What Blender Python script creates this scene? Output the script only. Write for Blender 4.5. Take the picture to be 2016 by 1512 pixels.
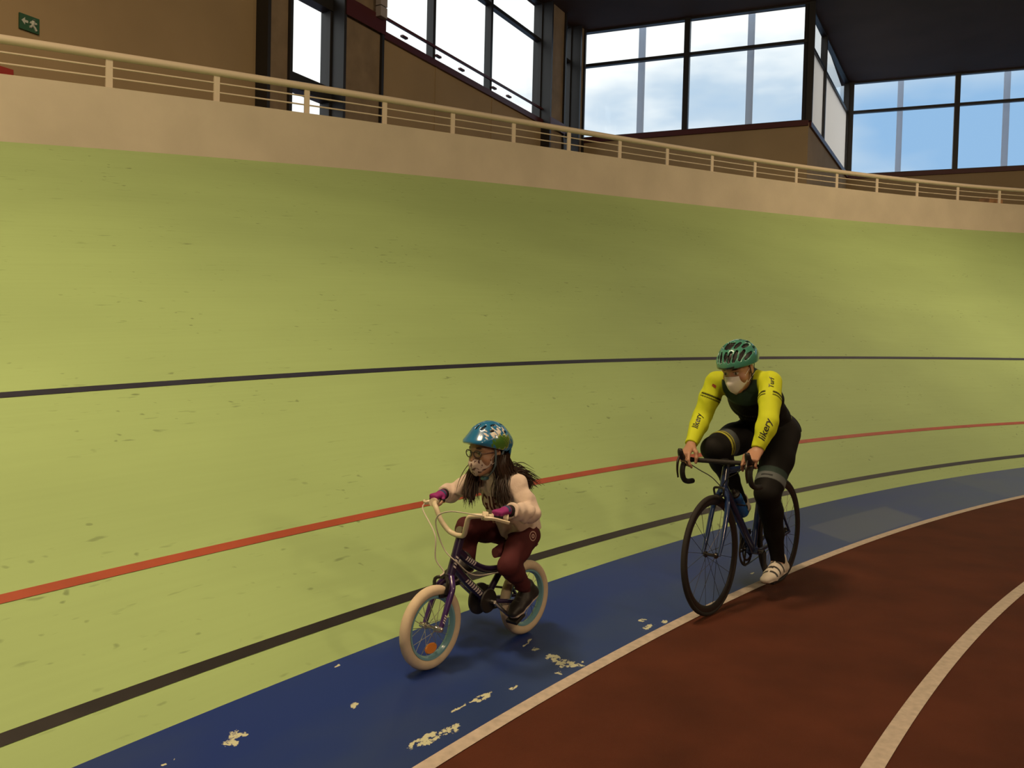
import bpy, bmesh, math, random
import numpy as np
from mathutils import Vector, Matrix
from mathutils.bvhtree import BVHTree

for o in list(bpy.data.objects): bpy.data.objects.remove(o, do_unlink=True)
scene = bpy.context.scene
COL = scene.collection
random.seed(4); rng = np.random.default_rng(7)

# ------------------------------------------------------------------ camera
FPX, CAMH = 1660.0, 1.41
PITCH, ROLL = math.radians(1.75), math.radians(1.4)
RIGHT = np.array([1.0, 0, 0]); FWD = np.array([0, math.cos(PITCH), -math.sin(PITCH)])
UP = np.array([0, math.sin(PITCH), math.cos(PITCH)])
ir = math.cos(ROLL)*RIGHT + math.sin(ROLL)*UP
iu = -math.sin(ROLL)*RIGHT + math.cos(ROLL)*UP
cam_d = bpy.data.cameras.new('camera'); cam = bpy.data.objects.new('camera', cam_d); COL.objects.link(cam)
cam_d.sensor_width = 36; cam_d.lens = FPX/2016*36; cam_d.clip_end = 500
m = Matrix.Identity(4)
for i in range(3):
    m[i][0], m[i][1], m[i][2] = ir[i], iu[i], -FWD[i]
m[2][3] = CAMH
cam.matrix_world = m
scene.camera = cam

def ray(x, y):
    return FWD + ir*((x-1008)/FPX) + iu*((756-y)/FPX)
def atz(x, y, z):                       # point where a pixel's ray meets height z
    d = ray(x, y); t = (z-CAMH)/d[2]; return d*t + np.array([0, 0, CAMH])
def onwall(x, A, B):                    # distance along the vertical wall A->B met by pixel column/row (x=(px,py))
    d = ray(*x); A = np.array(A); B = np.array(B); w = (B-A)/np.linalg.norm(B-A); n = np.array([-w[1], w[0]])
    t = (A@n)/(d[:2]@n); P = d*t + np.array([0, 0, CAMH]); return float((P[:2]-A)@w), float(P[2])

# ------------------------------------------------------------------ view, world, lights
vs = scene.view_settings
vs.view_transform = 'Standard'; vs.look = 'None'; vs.gamma = 1; vs.use_curve_mapping = False
vs.exposure = 0.0
world = bpy.data.worlds.new('sky'); scene.world = world; world.use_nodes = True
nt = world.node_tree; N = nt.nodes; L = nt.links; N.clear()
wo = N.new('ShaderNodeOutputWorld'); bg = N.new('ShaderNodeBackground'); L.new(bg.outputs[0], wo.inputs[0])
tc = N.new('ShaderNodeTexCoord'); mp = N.new('ShaderNodeMapping'); mp.inputs['Scale'].default_value = (2.2, 2.2, 5.5)
mp.inputs['Location'].default_value = (0.35, 0.1, 0.15)
L.new(tc.outputs['Generated'], mp.inputs[0])
nz = N.new('ShaderNodeTexNoise'); nz.inputs['Scale'].default_value = 1.6; nz.inputs['Detail'].default_value = 5; nz.inputs['Roughness'].default_value = .5
L.new(mp.outputs[0], nz.inputs[0])
sx = N.new('ShaderNodeSeparateXYZ'); L.new(tc.outputs['Generated'], sx.inputs[0])
el = N.new('ShaderNodeMath'); el.operation = 'MULTIPLY_ADD'; el.inputs[1].default_value = 2.2; L.new(sx.outputs['Z'], el.inputs[0]); L.new(nz.outputs['Fac'], el.inputs[2])
xx = N.new('ShaderNodeMath'); xx.operation = 'MULTIPLY_ADD'; xx.inputs[1].default_value = -0.6; L.new(sx.outputs['X'], xx.inputs[0]); L.new(el.outputs[0], xx.inputs[2])
cr = N.new('ShaderNodeValToRGB'); lo_ = N.new('ShaderNodeMath'); lo_.operation = 'SUBTRACT'; lo_.inputs[1].default_value = .3; L.new(xx.outputs[0], lo_.inputs[0]); L.new(lo_.outputs[0], cr.inputs[0])
e = cr.color_ramp.elements
e[0].position = .38; e[0].color = (.36, .60, .92, 1)
e[1].position = .73; e[1].color = (1.3, 1.3, 1.28, 1)
e2 = cr.color_ramp.elements.new(.58); e2.color = (.66, .81, .98, 1)
L.new(cr.outputs[0], bg.inputs[0]); bg.inputs[1].default_value = 1.0

WARM = (1.0, .72, .43)
def area(name, loc, target, size, power, col=WARM, size_y=None, spread=None):
    d = bpy.data.lights.new(name, 'AREA'); d.energy = power; d.color = col; d.size = size
    if size_y: d.shape = 'RECTANGLE'; d.size_y = size_y
    if spread: d.spread = math.radians(spread)
    o = bpy.data.objects.new(name, d); COL.objects.link(o); o.location = loc
    o.rotation_euler = (Vector(target)-Vector(loc)).to_track_quat('-Z', 'Y').to_euler()
    return o
# high-bay lamps hung under the hall roof, following the bend
area('hall_lamp_near', (-2.6, 2.0, 10.6), (-2.8, 4.2, 0), 1.4, 390, size_y=1.4, spread=122)
area('hall_lamp_near_wide', (-1.2, 1.0, 10.6), (-1.4, 3.5, 0), 1.4, 190, size_y=1.4)
area('hall_lamp_bend', (10.5, 13.0, 10.6), (9.5, 15.0, 2), 1.4, 270, size_y=1.4, spread=120)
area('hall_lamp_bend_wide', (8.5, 10.5, 10.6), (7.5, 13.5, 2), 1.4, 130, size_y=1.4)
area('hall_lamp_middle', (4.5, -3, 10.6), (2.5, 2, 0), 1.2, 80, size_y=1.2)
area('hall_lamp_far', (24, 14, 10.6), (23, 17, 3), 1.2, 180, size_y=1.2)
# unseen fill lights across the infield, added to brighten walls and parapet
area('wall_fill_light', (4.0, -14.0, 10.2), (-5.0, 10, 6), 2.0, 720, size_y=1.2)
area('wall_fill_light', (19.0, -4.0, 10.2), (4.0, 19, 6), 2.0, 760, size_y=1.2)

# ------------------------------------------------------------------ helpers: materials
MATS = {}
def mat(name, col, rough=.5, metal=0.0, var=0.0, scale=8.0, bump=0.0, bscale=60.0, coat=0.0, spec=.5):
    if name in MATS: return MATS[name]
    mt = bpy.data.materials.new(name); mt.use_nodes = True; nt = mt.node_tree; b = nt.nodes['Principled BSDF']
    b.inputs['Base Color'].default_value = (*col, 1); b.inputs['Roughness'].default_value = rough; b.inputs['Metallic'].default_value = metal
    b.inputs['Coat Weight'].default_value = coat; b.inputs['Specular IOR Level'].default_value = spec
    tcn = nt.nodes.new('ShaderNodeTexCoord')
    if var > 0:
        n = nt.nodes.new('ShaderNodeTexNoise'); n.inputs['Scale'].default_value = scale; n.inputs['Detail'].default_value = 6
        nt.links.new(tcn.outputs['Object'], n.inputs[0])
        r = nt.nodes.new('ShaderNodeMapRange'); r.inputs[1].default_value = .3; r.inputs[2].default_value = .7
        r.inputs[3].default_value = 1-var; r.inputs[4].default_value = 1+var; nt.links.new(n.outputs['Fac'], r.inputs[0])
        mx = nt.nodes.new('ShaderNodeMix'); mx.data_type = 'RGBA'; mx.blend_type = 'MULTIPLY'; mx.inputs[0].default_value = 1
        mx.inputs[6].default_value = (*col, 1); nt.links.new(r.outputs[0], mx.inputs[7]); nt.links.new(mx.outputs[2], b.inputs['Base Color'])
    if bump > 0:
        n2 = nt.nodes.new('ShaderNodeTexNoise'); n2.inputs['Scale'].default_value = bscale; n2.inputs['Detail'].default_value = 4
        nt.links.new(tcn.outputs['Object'], n2.inputs[0])
        bp = nt.nodes.new('ShaderNodeBump'); bp.inputs['Strength'].default_value = bump; bp.inputs['Distance'].default_value = .01
        nt.links.new(n2.outputs['Fac'], bp.inputs['Height']); nt.links.new(bp.outputs[0], b.inputs['Normal'])
    MATS[name] = mt; return mt
def vmat(name, rough=.7, bump=0.0, bscale=40.0, coat=0.0, sheen=0.0, spec=.5):
    if name in MATS: return MATS[name]
    mt = bpy.data.materials.new(name); mt.use_nodes = True; nt = mt.node_tree; b = nt.nodes['Principled BSDF']
    at = nt.nodes.new('ShaderNodeAttribute'); at.attribute_name = 'Col'
    nt.links.new(at.outputs['Color'], b.inputs['Base Color']); b.inputs['Roughness'].default_value = rough
    b.inputs['Coat Weight'].default_value = coat; b.inputs['Sheen Weight'].default_value = sheen; b.inputs['Specular IOR Level'].default_value = spec
    if bump > 0:
        tcn = nt.nodes.new('ShaderNodeTexCoord'); n2 = nt.nodes.new('ShaderNodeTexNoise'); n2.inputs['Scale'].default_value = bscale; n2.inputs['Detail'].default_value = 3
        nt.links.new(tcn.outputs['Object'], n2.inputs[0])
        bp = nt.nodes.new('ShaderNodeBump'); bp.inputs['Strength'].default_value = bump; bp.inputs['Distance'].default_value = .012
        nt.links.new(n2.outputs['Fac'], bp.inputs['Height']); nt.links.new(bp.outputs[0], b.inputs['Normal'])
    MATS[name] = mt; return mt

# ------------------------------------------------------------------ helpers: objects
def tag(o, label=None, cat=None, group=None, kind=None):
    if label: o['label'] = label
    if cat: o['category'] = cat
    if group: o['group'] = group
    if kind: o['kind'] = kind
    return o
def empty(name, M=None, parent=None):
    o = bpy.data.objects.new(name, None); COL.objects.link(o); o.empty_display_size = .1
    if M is not None: o.matrix_world = M
    if parent: o.parent = parent
    return o
def link_mesh(name, me, material, parent=None, smooth=True):
    if material: me.materials.append(material)
    if smooth and len(me.polygons): me.polygons.foreach_set('use_smooth', np.ones(len(me.polygons), bool))
    o = bpy.data.objects.new(name, me); COL.objects.link(o)
    if parent: o.parent = parent
    return o
def nrm(v):
    v = np.array(v, float); return v/(np.linalg.norm(v)+1e-12)
def spline(P, n=8):
    P = [np.array(p, float) for p in P]
    if len(P) < 3: return [P[0]+(P[-1]-P[0])*t for t in np.linspace(0, 1, n+1)]
    Q = [2*P[0]-P[1]]+P+[2*P[-1]-P[-2]]; out = []
    for i in range(1, len(Q)-2):
        for t in np.linspace(0, 1, n, endpoint=False):
            a, b, c, d = Q[i-1:i+3]
            out.append(.5*((2*b)+(c-a)*t+(2*a-5*b+4*c-d)*t*t+(3*b-a-3*c+d)*t**3))
    out.append(P[-1]); return out
class MB:
    def __init__(s): s.v = []; s.f = []
    def add(s, V, F):
        k = len(s.v); s.v += [tuple(map(float, p)) for p in V]; s.f += [tuple(k+i for i in f) for f in F]; return s
    def tube(s, P, r, sides=10, cap=True, flat=None):
        P = [np.array(p, float) for p in P]; n = len(P)
        R = [r]*n if np.isscalar(r) else list(np.interp(np.linspace(0, 1, n), np.linspace(0, 1, len(r)), r))
        T = [nrm(P[min(i+1, n-1)]-P[max(i-1, 0)]) for i in range(n)]
        a = np.array([0, 1., 0]) if abs(T[0][1]) < .9 else np.array([0, 0, 1.])
        u = nrm(a-T[0]*(a@T[0])); V = []; F = []
        for i in range(n):
            u = nrm(u-T[i]*(u@T[i])); w = np.cross(T[i], u)
            for k in range(sides):
                g = 2*math.pi*k/sides; fl = flat or 1
                V.append(P[i]+R[i]*(math.cos(g)*u*fl+math.sin(g)*w))
        for i in range(n-1):
            for k in range(sides):
                F.append((i*sides+k, i*sides+(k+1) % sides, (i+1)*sides+(k+1) % sides, (i+1)*sides+k))
        if cap: F.append(tuple(range(sides-1, -1, -1))); F.append(tuple((n-1)*sides+k for k in range(sides)))
        return s.add(V, F)
    def lathe(s, prof, c=(0, 0, 0), axis=(0, 1, 0), sides=32, closed=True):
        # prof: (axial, radius) loop, revolved about axis
        ax = nrm(axis); a = np.array([1., 0, 0]) if abs(ax[0]) < .9 else np.array([0, 0, 1.])
        u = nrm(a-ax*(a@ax)); w = np.cross(ax, u); c = np.array(c, float); m = len(prof); V = []; F = []
        for k in range(sides):
            g = 2*math.pi*k/sides; d = math.cos(g)*u+math.sin(g)*w
            for (h, r) in prof: V.append(c+ax*h+d*r)
        for k in range(sides):
            k2 = (k+1) % sides
            for j in range(m if closed else m-1):
                j2 = (j+1) % m; F.append((k*m+j, k*m+j2, k2*m+j2, k2*m+j))
        return s.add(V, F)
    def box(s, c, size, ex=(1, 0, 0), ey=(0, 1, 0), ez=(0, 0, 1)):
        c = np.array(c, float); ex, ey, ez = [np.array(q, float)*k/2 for q, k in zip((ex, ey, ez), size)]
        V = [c+a*ex+b*ey+d*ez for d in (-1, 1) for b in (-1, 1) for a in (-1, 1)]
        return s.add(V, [(0, 2, 3, 1), (4, 5, 7, 6), (0, 1, 5, 4), (2, 6, 7, 3), (0, 4, 6, 2), (1, 3, 7, 5)])
    def grid(s, rows):                  # rows: list of equally long point lists
        n = len(rows[0]); V = [p for r in rows for p in r]
        return s.add(V, [(i*n+j, i*n+j+1, (i+1)*n+j+1, (i+1)*n+j) for i in range(len(rows)-1) for j in range(n-1)])
    def build(s, name, material, parent=None, smooth=True, bevel=0, solid=0):
        me = bpy.data.meshes.new(name); me.from_pydata(s.v, [], s.f)
        bm = bmesh.new(); bm.from_mesh(me); bmesh.ops.recalc_face_normals(bm, faces=bm.faces); bm.to_mesh(me); bm.free()
        o = link_mesh(name, me, material, parent, smooth)
        if bevel:
            b = o.modifiers.new('b', 'BEVEL'); b.width = bevel; b.segments = 2; b.limit_method = 'ANGLE'
        if solid:
            b = o.modifiers.new('s', 'SOLIDIFY'); b.thickness = solid; b.offset = 0
        if smooth:
            try: me.set_sharp_from_angle(angle=math.radians(42))
            except Exception: pass
        return o
def text_mesh(body, size, shear=0.0, bold=0.0):
    c = bpy.data.curves.new('t', 'FONT'); c.body = body; c.size = size; c.shear = shear; c.align_x = 'CENTER'; c.align_y = 'CENTER'; c.offset = bold
    c.resolution_u = 3
    o = bpy.data.objects.new('t', c); COL.objects.link(o)
    me = o.to_mesh(); V = np.array([v.co[:] for v in me.vertices]); F = [tuple(p.vertices) for p in me.polygons]
    o.to_mesh_clear(); bpy.data.objects.remove(o); bpy.data.curves.remove(c)
    return V, F

# ------------------------------------------------------------------ the bend: plan curve and cross-section
K0, K1, K2 = 0.096468, -0.008025, 0.00024
WB, PHI = 0.724731, 0.185631
T0, T1, T2 = 0.320879, 0.207456, 0.057565
UBLACK, URED, USTAY, WID, HW, HR = 0.2013, 0.8458, 2.4298, 7.2356, 0.6625, 1.0134
SS = np.arange(-9, 34.001, .05); I0 = int(np.argmin(abs(SS-7.984981)))
def curv(s):
    k = K0+K1*s+K2*s*s
    k7 = K0+K1*7.5+K2*7.5**2
    return np.where(s < 7.5, k7*np.clip((s+6)/13.5, .15, 1), k)
kk = curv(SS); HD = np.concatenate([[0], np.cumsum((kk[1:]+kk[:-1])/2*.05)]); HD = 1.0134502-(HD-HD[I0])
# nearest sample correction for anchor
CX = np.concatenate([[0], np.cumsum(np.cos((HD[1:]+HD[:-1])/2)*.05)]); CY = np.concatenate([[0], np.cumsum(np.sin((HD[1:]+HD[:-1])/2)*.05)])
off = SS[I0]-7.984981
CX += -0.4892593+off*math.cos(HD[I0])-CX[I0]; CY += 2.5015547+off*math.sin(HD[I0])-CY[I0]
TH = T0+T1*np.tanh((SS-6)/8)+T2*SS/10
TH = np.maximum(TH, .07)
def tr(s, o=0.0, u=None, dz=0.0, out=0.0, lift=0.0):
    """world point: s along inner line; o plan offset on the floor/band, or u up the bank"""
    x = np.interp(s, SS, CX); y = np.interp(s, SS, CY); h = np.interp(s, SS, HD); th = np.interp(s, SS, TH)
    n = np.array([-math.sin(h), math.cos(h)])
    if u is None:
        z = max(0.0, o)*math.tan(PHI); od = o
        if o > 0: z += lift*math.cos(PHI); od -= lift*math.sin(PHI)
        else: z += lift
    else:
        od = WB*math.cos(PHI)+u*math.cos(th)-lift*math.sin(th); z = WB*math.sin(PHI)+u*math.sin(th)+lift*math.cos(th)
    od += out
    return np.array([x+n[0]*od, y+n[1]*od, z+dz])
def track_st(px, py):                   # pixel on the floor or the blue band -> (s, plan offset)
    P = atz(px, py, 0)
    for _ in range(25):
        j = int(np.argmin((CX-P[0])**2+(CY-P[1])**2)); o = -(P[0]-CX[j])*math.sin(HD[j])+(P[1]-CY[j])*math.cos(HD[j])
        P = atz(px, py, max(0, min(o, WB*math.cos(PHI)))*math.tan(PHI))
    return float(SS[j]), float(o)
def sheet(name, svals, fs, material, parent=None, uvs=None, smooth=True):
    rows = [[f(s) for f in fs] for s in svals]
    b = MB(); b.grid(rows); me = bpy.data.meshes.new(name); me.from_pydata(b.v, [], b.f)
    bm = bmesh.new(); bm.from_mesh(me); bm.normal_update()
    if sum(f.normal.z*f.calc_area() for f in bm.faces) < 0: bmesh.ops.reverse_faces(bm, faces=bm.faces)
    if uvs is not None:
        uv = bm.loops.layers.uv.new('UVMap'); n = len(fs)
        for f in bm.faces:
            for l in f.loops:
                i, j = divmod(l.vert.index, n); l[uv].uv = (svals[i], uvs[j])
    bm.to_mesh(me); bm.free()
    return link_mesh(name, me, material, parent, smooth)

# --- materials of the track
def track_green():
    mt = bpy.data.materials.new('green_track_paint'); mt.use_nodes = True; nt = mt.node_tree; b = nt.nodes['Principled BSDF']; n = nt.nodes; l = nt.links
    uv = n.new('ShaderNodeUVMap'); uv.uv_map = 'UVMap'
    def noise(sc, loc=0, detail=4, rough=.5):
        mp = n.new('ShaderNodeMapping'); mp.inputs['Scale'].default_value = (*sc, 1); mp.inputs['Location'].default_value = (loc, loc*.7, 0); l.new(uv.outputs[0], mp.inputs[0])
        t = n.new('ShaderNodeTexNoise'); t.inputs['Scale'].default_value = 1; t.inputs['Detail'].default_value = detail; t.inputs['Roughness'].default_value = rough; l.new(mp.outputs[0], t.inputs[0]); return t.outputs['Fac']
    def rng_(src, a, b_, c, d):
        r = n.new('ShaderNodeMapRange'); r.inputs[1].default_value = a; r.inputs[2].default_value = b_; r.inputs[3].default_value = c; r.inputs[4].default_value = d; l.new(src, r.inputs[0]); return r.outputs[0]
    def mul(a, b_):
        q = n.new('ShaderNodeMath'); q.operation = 'MULTIPLY'; l.new(a, q.inputs[0]); l.new(b_, q.inputs[1]); return q.outputs[0]
    base = rng_(noise((.5, .9), 3), .3, .7, .93, 1.06)
    streak = rng_(noise((.9, 26), 9, 3), .25, .75, .975, 1.025)     # sweeping along the direction of travel
    scuff = rng_(noise((5.5, 22), 21, 2), .655, .74, 1.0, .66)       # short dark scuffs
    spot = rng_(noise((13, 17), 37, 1), .70, .77, 1.0, .58)
    low = rng_(noise((1.3, 1.3), 5, 2), .45, .6, 0.0, 1.0)
    sc2 = n.new('ShaderNodeMix'); sc2.data_type = 'FLOAT'; l.new(low, sc2.inputs[0]); sc2.inputs[2].default_value = 1; l.new(mul(scuff, spot), sc2.inputs[3])
    fac = mul(mul(base, streak), sc2.outputs[0])
    mx = n.new('ShaderNodeMix'); mx.data_type = 'RGBA'; mx.blend_type = 'MULTIPLY'; mx.inputs[0].default_value = 1; mx.inputs[6].default_value = (.31, .445, .185, 1)
    l.new(fac, mx.inputs[7]); l.new(mx.outputs[2], b.inputs['Base Color']); b.inputs['Roughness'].default_value = .55; b.inputs['Specular IOR Level'].default_value = .35
    return mt
def track_blue():
    mt = bpy.data.materials.new('blue_band_paint'); mt.use_nodes = True; nt = mt.node_tree; b = nt.nodes['Principled BSDF']; n = nt.nodes; l = nt.links
    uv = n.new('ShaderNodeUVMap'); uv.uv_map = 'UVMap'
    def noise(sc, loc=0, detail=4, rough=.5):
        mp = n.new('ShaderNodeMapping'); mp.inputs['Scale'].default_value = (*sc, 1); mp.inputs['Location'].default_value = (loc, loc*.7, 0); l.new(uv.outputs[0], mp.inputs[0])
        t = n.new('ShaderNodeTexNoise'); t.inputs['Scale'].default_value = 1; t.inputs['Detail'].default_value = detail; t.inputs['Roughness'].default_value = rough; l.new(mp.outputs[0], t.inputs[0]); return t.outputs['Fac']
    w = n.new('ShaderNodeAttribute'); w.attribute_name = 'wear'
    p = n.new('ShaderNodeAttribute'); p.attribute_name = 'patch'
    c1 = n.new('ShaderNodeMix'); c1.data_type = 'RGBA'; c1.inputs[6].default_value = (.007, .028, .18, 1); c1.inputs[7].default_value = (.020, .044, .15, 1)
    r = n.new('ShaderNodeMapRange'); r.inputs[1].default_value = .38; r.inputs[2].default_value = .62; l.new(noise((.9, 2.2), 2, 3), r.inputs[0]); l.new(r.outputs[0], c1.inputs[0])
    c2 = n.new('ShaderNodeMix'); c2.data_type = 'RGBA'; l.new(p.outputs['Fac'], c2.inputs[0]); l.new(c1.outputs[2], c2.inputs[6]); c2.inputs[7].default_value = (.085, .11, .18, 1)
    ad = n.new('ShaderNodeMath'); ad.operation = 'MULTIPLY_ADD'; ad.inputs[1].default_value = .42; l.new(w.outputs['Fac'], ad.inputs[0]); l.new(noise((24, 42), 11, 5, .65), ad.inputs[2])
    th = n.new('ShaderNodeMapRange'); th.inputs[1].default_value = .88; th.inputs[2].default_value = .91; l.new(ad.outputs[0], th.inputs[0])
    c3 = n.new('ShaderNodeMix'); c3.data_type = 'RGBA'; l.new(th.outputs[0], c3.inputs[0]); l.new(c2.outputs[2], c3.inputs[6]); c3.inputs[7].default_value = (.55, .58, .40, 1)
    l.new(c3.outputs[2], b.inputs['Base Color']); b.inputs['Roughness'].default_value = .42
    return mt
M_GREEN = track_green(); M_BLUE = track_blue()
M_WHITE = mat('white_line_paint', (.46, .40, .34), .75, var=.15, scale=25)
M_BLACKL = mat('black_line_paint', (.016, .014, .013), .5, var=.25, scale=6)
M_REDL = mat('red_line_paint', (.33, .068, .03), .5, var=.12, scale=5)
M_NAVYL = mat('dark_blue_line_paint', (.022, .024, .042), .45, var=.15, scale=6)
M_RED = mat('red_floor_rubber', (.078, .021, .0095), .85, var=.22, scale=2.2, bump=.35, bscale=350, spec=.2)
M_CONC = mat('cream_parapet_render', (.53, .48, .395), .8, var=.07, scale=1.6, bump=.15, bscale=30)

SV = list(np.arange(-9, 33.9, .15))
floor = MB().box((6, 8, -.051), (90, 80, .1)).build('floor', M_RED, smooth=False)
tag(floor, 'brown-red rubber floor inside the bend', 'floor', kind='structure')
def strip(name, svals, f0, f1, material, parent):
    return sheet(name, svals, [f0, f1], material, parent)
w1 = strip('white_line', SV, lambda s: tr(s, -.033, lift=.002), lambda s: tr(s, .026, lift=.002), M_WHITE, floor)
w1['label'] = 'white line along the inner edge of the blue band'
w2 = strip('white_line', SV, lambda s: tr(s, -1.29, lift=.002), lambda s: tr(s, -1.22, lift=.002), M_WHITE, floor)
w2['label'] = 'white lane line across the brown-red floor'
bank = sheet('floor_banked_track', SV, [(lambda s, u=u: tr(s, u=u)) for u in np.linspace(0, WID, 25)], M_GREEN, uvs=list(np.linspace(0, WID, 25)))
tag(bank, 'pale green banked velodrome track surface', 'track', kind='structure')
# blue band with worn spots
spots = [(700, 1388, .035, .02), (478, 1442, .04, .03), (458, 1463, .03, .03), (850, 1450, .10, .03), (885, 1438, .07, .025), (820, 1462, .06, .025), (950, 1372, .08, .02), (905, 1395, .06, .012), (1000, 1360, .06, .014), (1085, 1297, .05, .04),
         (1110, 1306, .055, .04), (1140, 1307, .05, .025), (1105, 1322, .03, .015), (1050, 1279, .04, .016), (1035, 1270, .04, .01), (1262, 1222, .045, .016), (1280, 1232, .07, .02), (1305, 1224, .04, .02), (340, 1498, .04, .012), (1045, 1258, .03, .008), (670, 1308, .03, .01),
         (1455, 1155, .03, .008), (1480, 1128, .03, .008), (918, 1350, .03, .008), (690, 1272, .02, .01)]
bs = [s for s in np.arange(-9, 6, .15)]+[s for s in np.arange(6, 14, .02)]+[s for s in np.arange(14, 33.9, .1)]
bo = list(np.linspace(.02, WB*math.cos(PHI), 36))
band = sheet('floor_blue_band', bs, [(lambda s, o=o: tr(s, o)) for o in bo], M_BLUE, uvs=bo)
tag(band, 'dark blue apron band at the foot of the green bank', 'track', kind='structure')
G_s, G_o = np.meshgrid(bs, bo, indexing='ij')
wear = np.zeros_like(G_s)
for (x, y, rs, ro) in spots:
    s0, o0 = track_st(x, y); d = ((G_s-s0)/rs/1.25)**2+((G_o-o0)/ro/1.25)**2; wear = np.maximum(wear, np.clip(1.35-d, 0, 1))
pa = np.zeros_like(G_s)
c0 = [track_st(1610, 1055), track_st(1735, 1000), track_st(1800, 1018), track_st(1690, 1068)]
sa, sb = min(c[0] for c in c0), max(c[0] for c in c0)
pa = np.where((G_s > sa+.15) & (G_s < sb) & (G_o > .05) & (G_o < .40), .55, 0)+np.where((G_s > 17) & (G_s < 30), .25, 0)  # pale patch, plus sky sheen painted into the far end of the band
for nm, arr in (('wear', wear), ('patch', pa)):
    a = band.data.attributes.new(nm, 'FLOAT', 'POINT'); a.data.foreach_set('value', arr.ravel().astype(np.float32))
def uline(name, uc, w, material, label):
    o = strip(name, SV, lambda s: tr(s, u=uc-w/2, lift=.0025), lambda s: tr(s, u=uc+w/2, lift=.0025), material, bank); o['label'] = label
uline('black_line', UBLACK, .052, M_BLACKL, 'black measurement line at the foot of the bank')
uline('red_line', URED, .052, M_REDL, 'red line along the lower bank')
uline('dark_blue_line', USTAY, .06, M_NAVYL, 'dark blue line halfway up the bank')
# parapet around the top of the bank
sv2 = list(np.arange(-9, 33.9, .25))
def par(s, out, dz, z=None):
    p = tr(s, u=WID, dz=dz, out=out)
    if z is not None: p[2] = z
    return p
pb = MB(); rows = []
for s in sv2: rows.append([par(s, 0, -.05), par(s, 0, HW), par(s, .16, HW), par(s, .16, 0, 0.0)])
pb.grid(rows); parapet = pb.build('wall_parapet', M_CONC, smooth=True)
tag(parapet, 'cream rendered parapet wall along the top of the bank', 'wall', kind='structure')

# ------------------------------------------------------------------ the hall: walls, windows, ceiling
ZS, ZM, ZT = 8.03, 10.2, 11.22
M_BEIGE = mat('beige_wall_panel', (.41, .31, .175), .75, var=.06, scale=.8)
M_BRICK = mat('brown_block_pillar', (.27, .21, .14), .85, var=.15, scale=3, bump=.3, bscale=14)
M_STEEL = mat('dark_steel_frame', (.022, .022, .024), .45)
M_MAROON = mat('maroon_steel_sill', (.085, .016, .02), .45)
M_CEIL = mat('dark_brown_ceiling', (.075, .052, .042), .85, var=.12, scale=.7)
M_GREYP = mat('pale_grey_outer_post', (.8, .82, .86), .7)
M_FROST = mat('frosted_panel', (.9, .86, .80), .6)
for _mm, _c, _f in ((M_FROST, (.95, .92, .86, 1), .85), (M_GREYP, (.75, .80, .88, 1), .75)):
    _n = _mm.node_tree; _t = _n.nodes.new('ShaderNodeBsdfTranslucent'); _t.inputs[0].default_value = _c; _m = _n.nodes.new('ShaderNodeMixShader'); _m.inputs[0].default_value = _f
    _n.links.new(_n.nodes['Principled BSDF'].outputs[0], _m.inputs[1]); _n.links.new(_t.outputs[0], _m.inputs[2]); _n.links.new(_m.outputs[0], _n.nodes['Material Output'].inputs[0])
gm = bpy.data.materials.new('window_glass'); gm.use_nodes = True; g = gm.node_tree; g.nodes.clear()
go = g.nodes.new('ShaderNodeOutputMaterial'); gt = g.nodes.new('ShaderNodeBsdfTransparent'); gg = g.nodes.new('ShaderNodeBsdfGlossy'); gx = g.nodes.new('ShaderNodeMixShader'); fr = g.nodes.new('ShaderNodeLayerWeight'); fp = g.nodes.new('ShaderNodeMath'); fp.operation = 'POWER'; fp.inputs[1].default_value = 5; fm = g.nodes.new('ShaderNodeMath'); fm.operation = 'MULTIPLY_ADD'; fm.inputs[1].default_value = .5; fm.inputs[2].default_value = .03
gt.inputs[0].default_value = (.93, .95, .95, 1); gg.inputs['Roughness'].default_value = .03; g.links.new(fr.outputs['Facing'], fp.inputs[0]); g.links.new(fp.outputs[0], fm.inputs[0])
g.links.new(fm.outputs[0], gx.inputs[0]); g.links.new(gt.outputs[0], gx.inputs[1]); g.links.new(gg.outputs[0], gx.inputs[2]); g.links.new(gx.outputs[0], go.inputs[0])
M_GLASS = gm

B1b, B1a = atz(730, 49, ZS)[:2], atz(1057, 231, ZS)[:2]
P1 = atz(1592, 237, ZS)[:2]; P0x = atz(1155, 272, ZS)[:2]; P2 = atz(1668, 345, ZS)[:2]; P3 = atz(2016, 327, ZS)[:2]
dB = nrm(B1a-B1b); dA = nrm(P1-P0x)
# corner where the long left wall meets the first stepped wall
tt = np.linalg.solve(np.stack([dB, -dA], 1), P0x-B1b); P0 = B1b+dB*tt[0]
PL = B1b-dB*46; P3 = P2+nrm(P3-P2)*24
class Wall:
    def __init__(s, A, B):
        s.A = np.array(A); s.B = np.array(B); s.w = nrm(s.B-s.A); s.n = np.array([-s.w[1], s.w[0]]); s.L = np.linalg.norm(s.B-s.A)   # n points outdoors
    def at(s, px): return onwall(px, s.A, s.B)
    def slab(s, mb, t0, t1, z0, z1, o0=0.0, o1=.25):
        c = s.A+s.w*(t0+t1)/2+s.n*(o0+o1)/2
        return mb.box((c[0], c[1], (z0+z1)/2), (t1-t0, o1-o0, z1-z0), (s.w[0], s.w[1], 0), (s.n[0], s.n[1], 0))
    def piece(s, name, m_, t0, t1, z0, z1, o0=0.0, o1=.25, parent=None):
        return s.slab(MB(), t0, t1, z0, z1, o0, o1).build(name, m_, parent, smooth=False)
WL = Wall(PL, P0); WA = Wall(P0, P1); WB2 = Wall(P1, P2); WA2 = Wall(P2, P3)
tl = lambda x, y=150: WL.at((x, y))[0]
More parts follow.
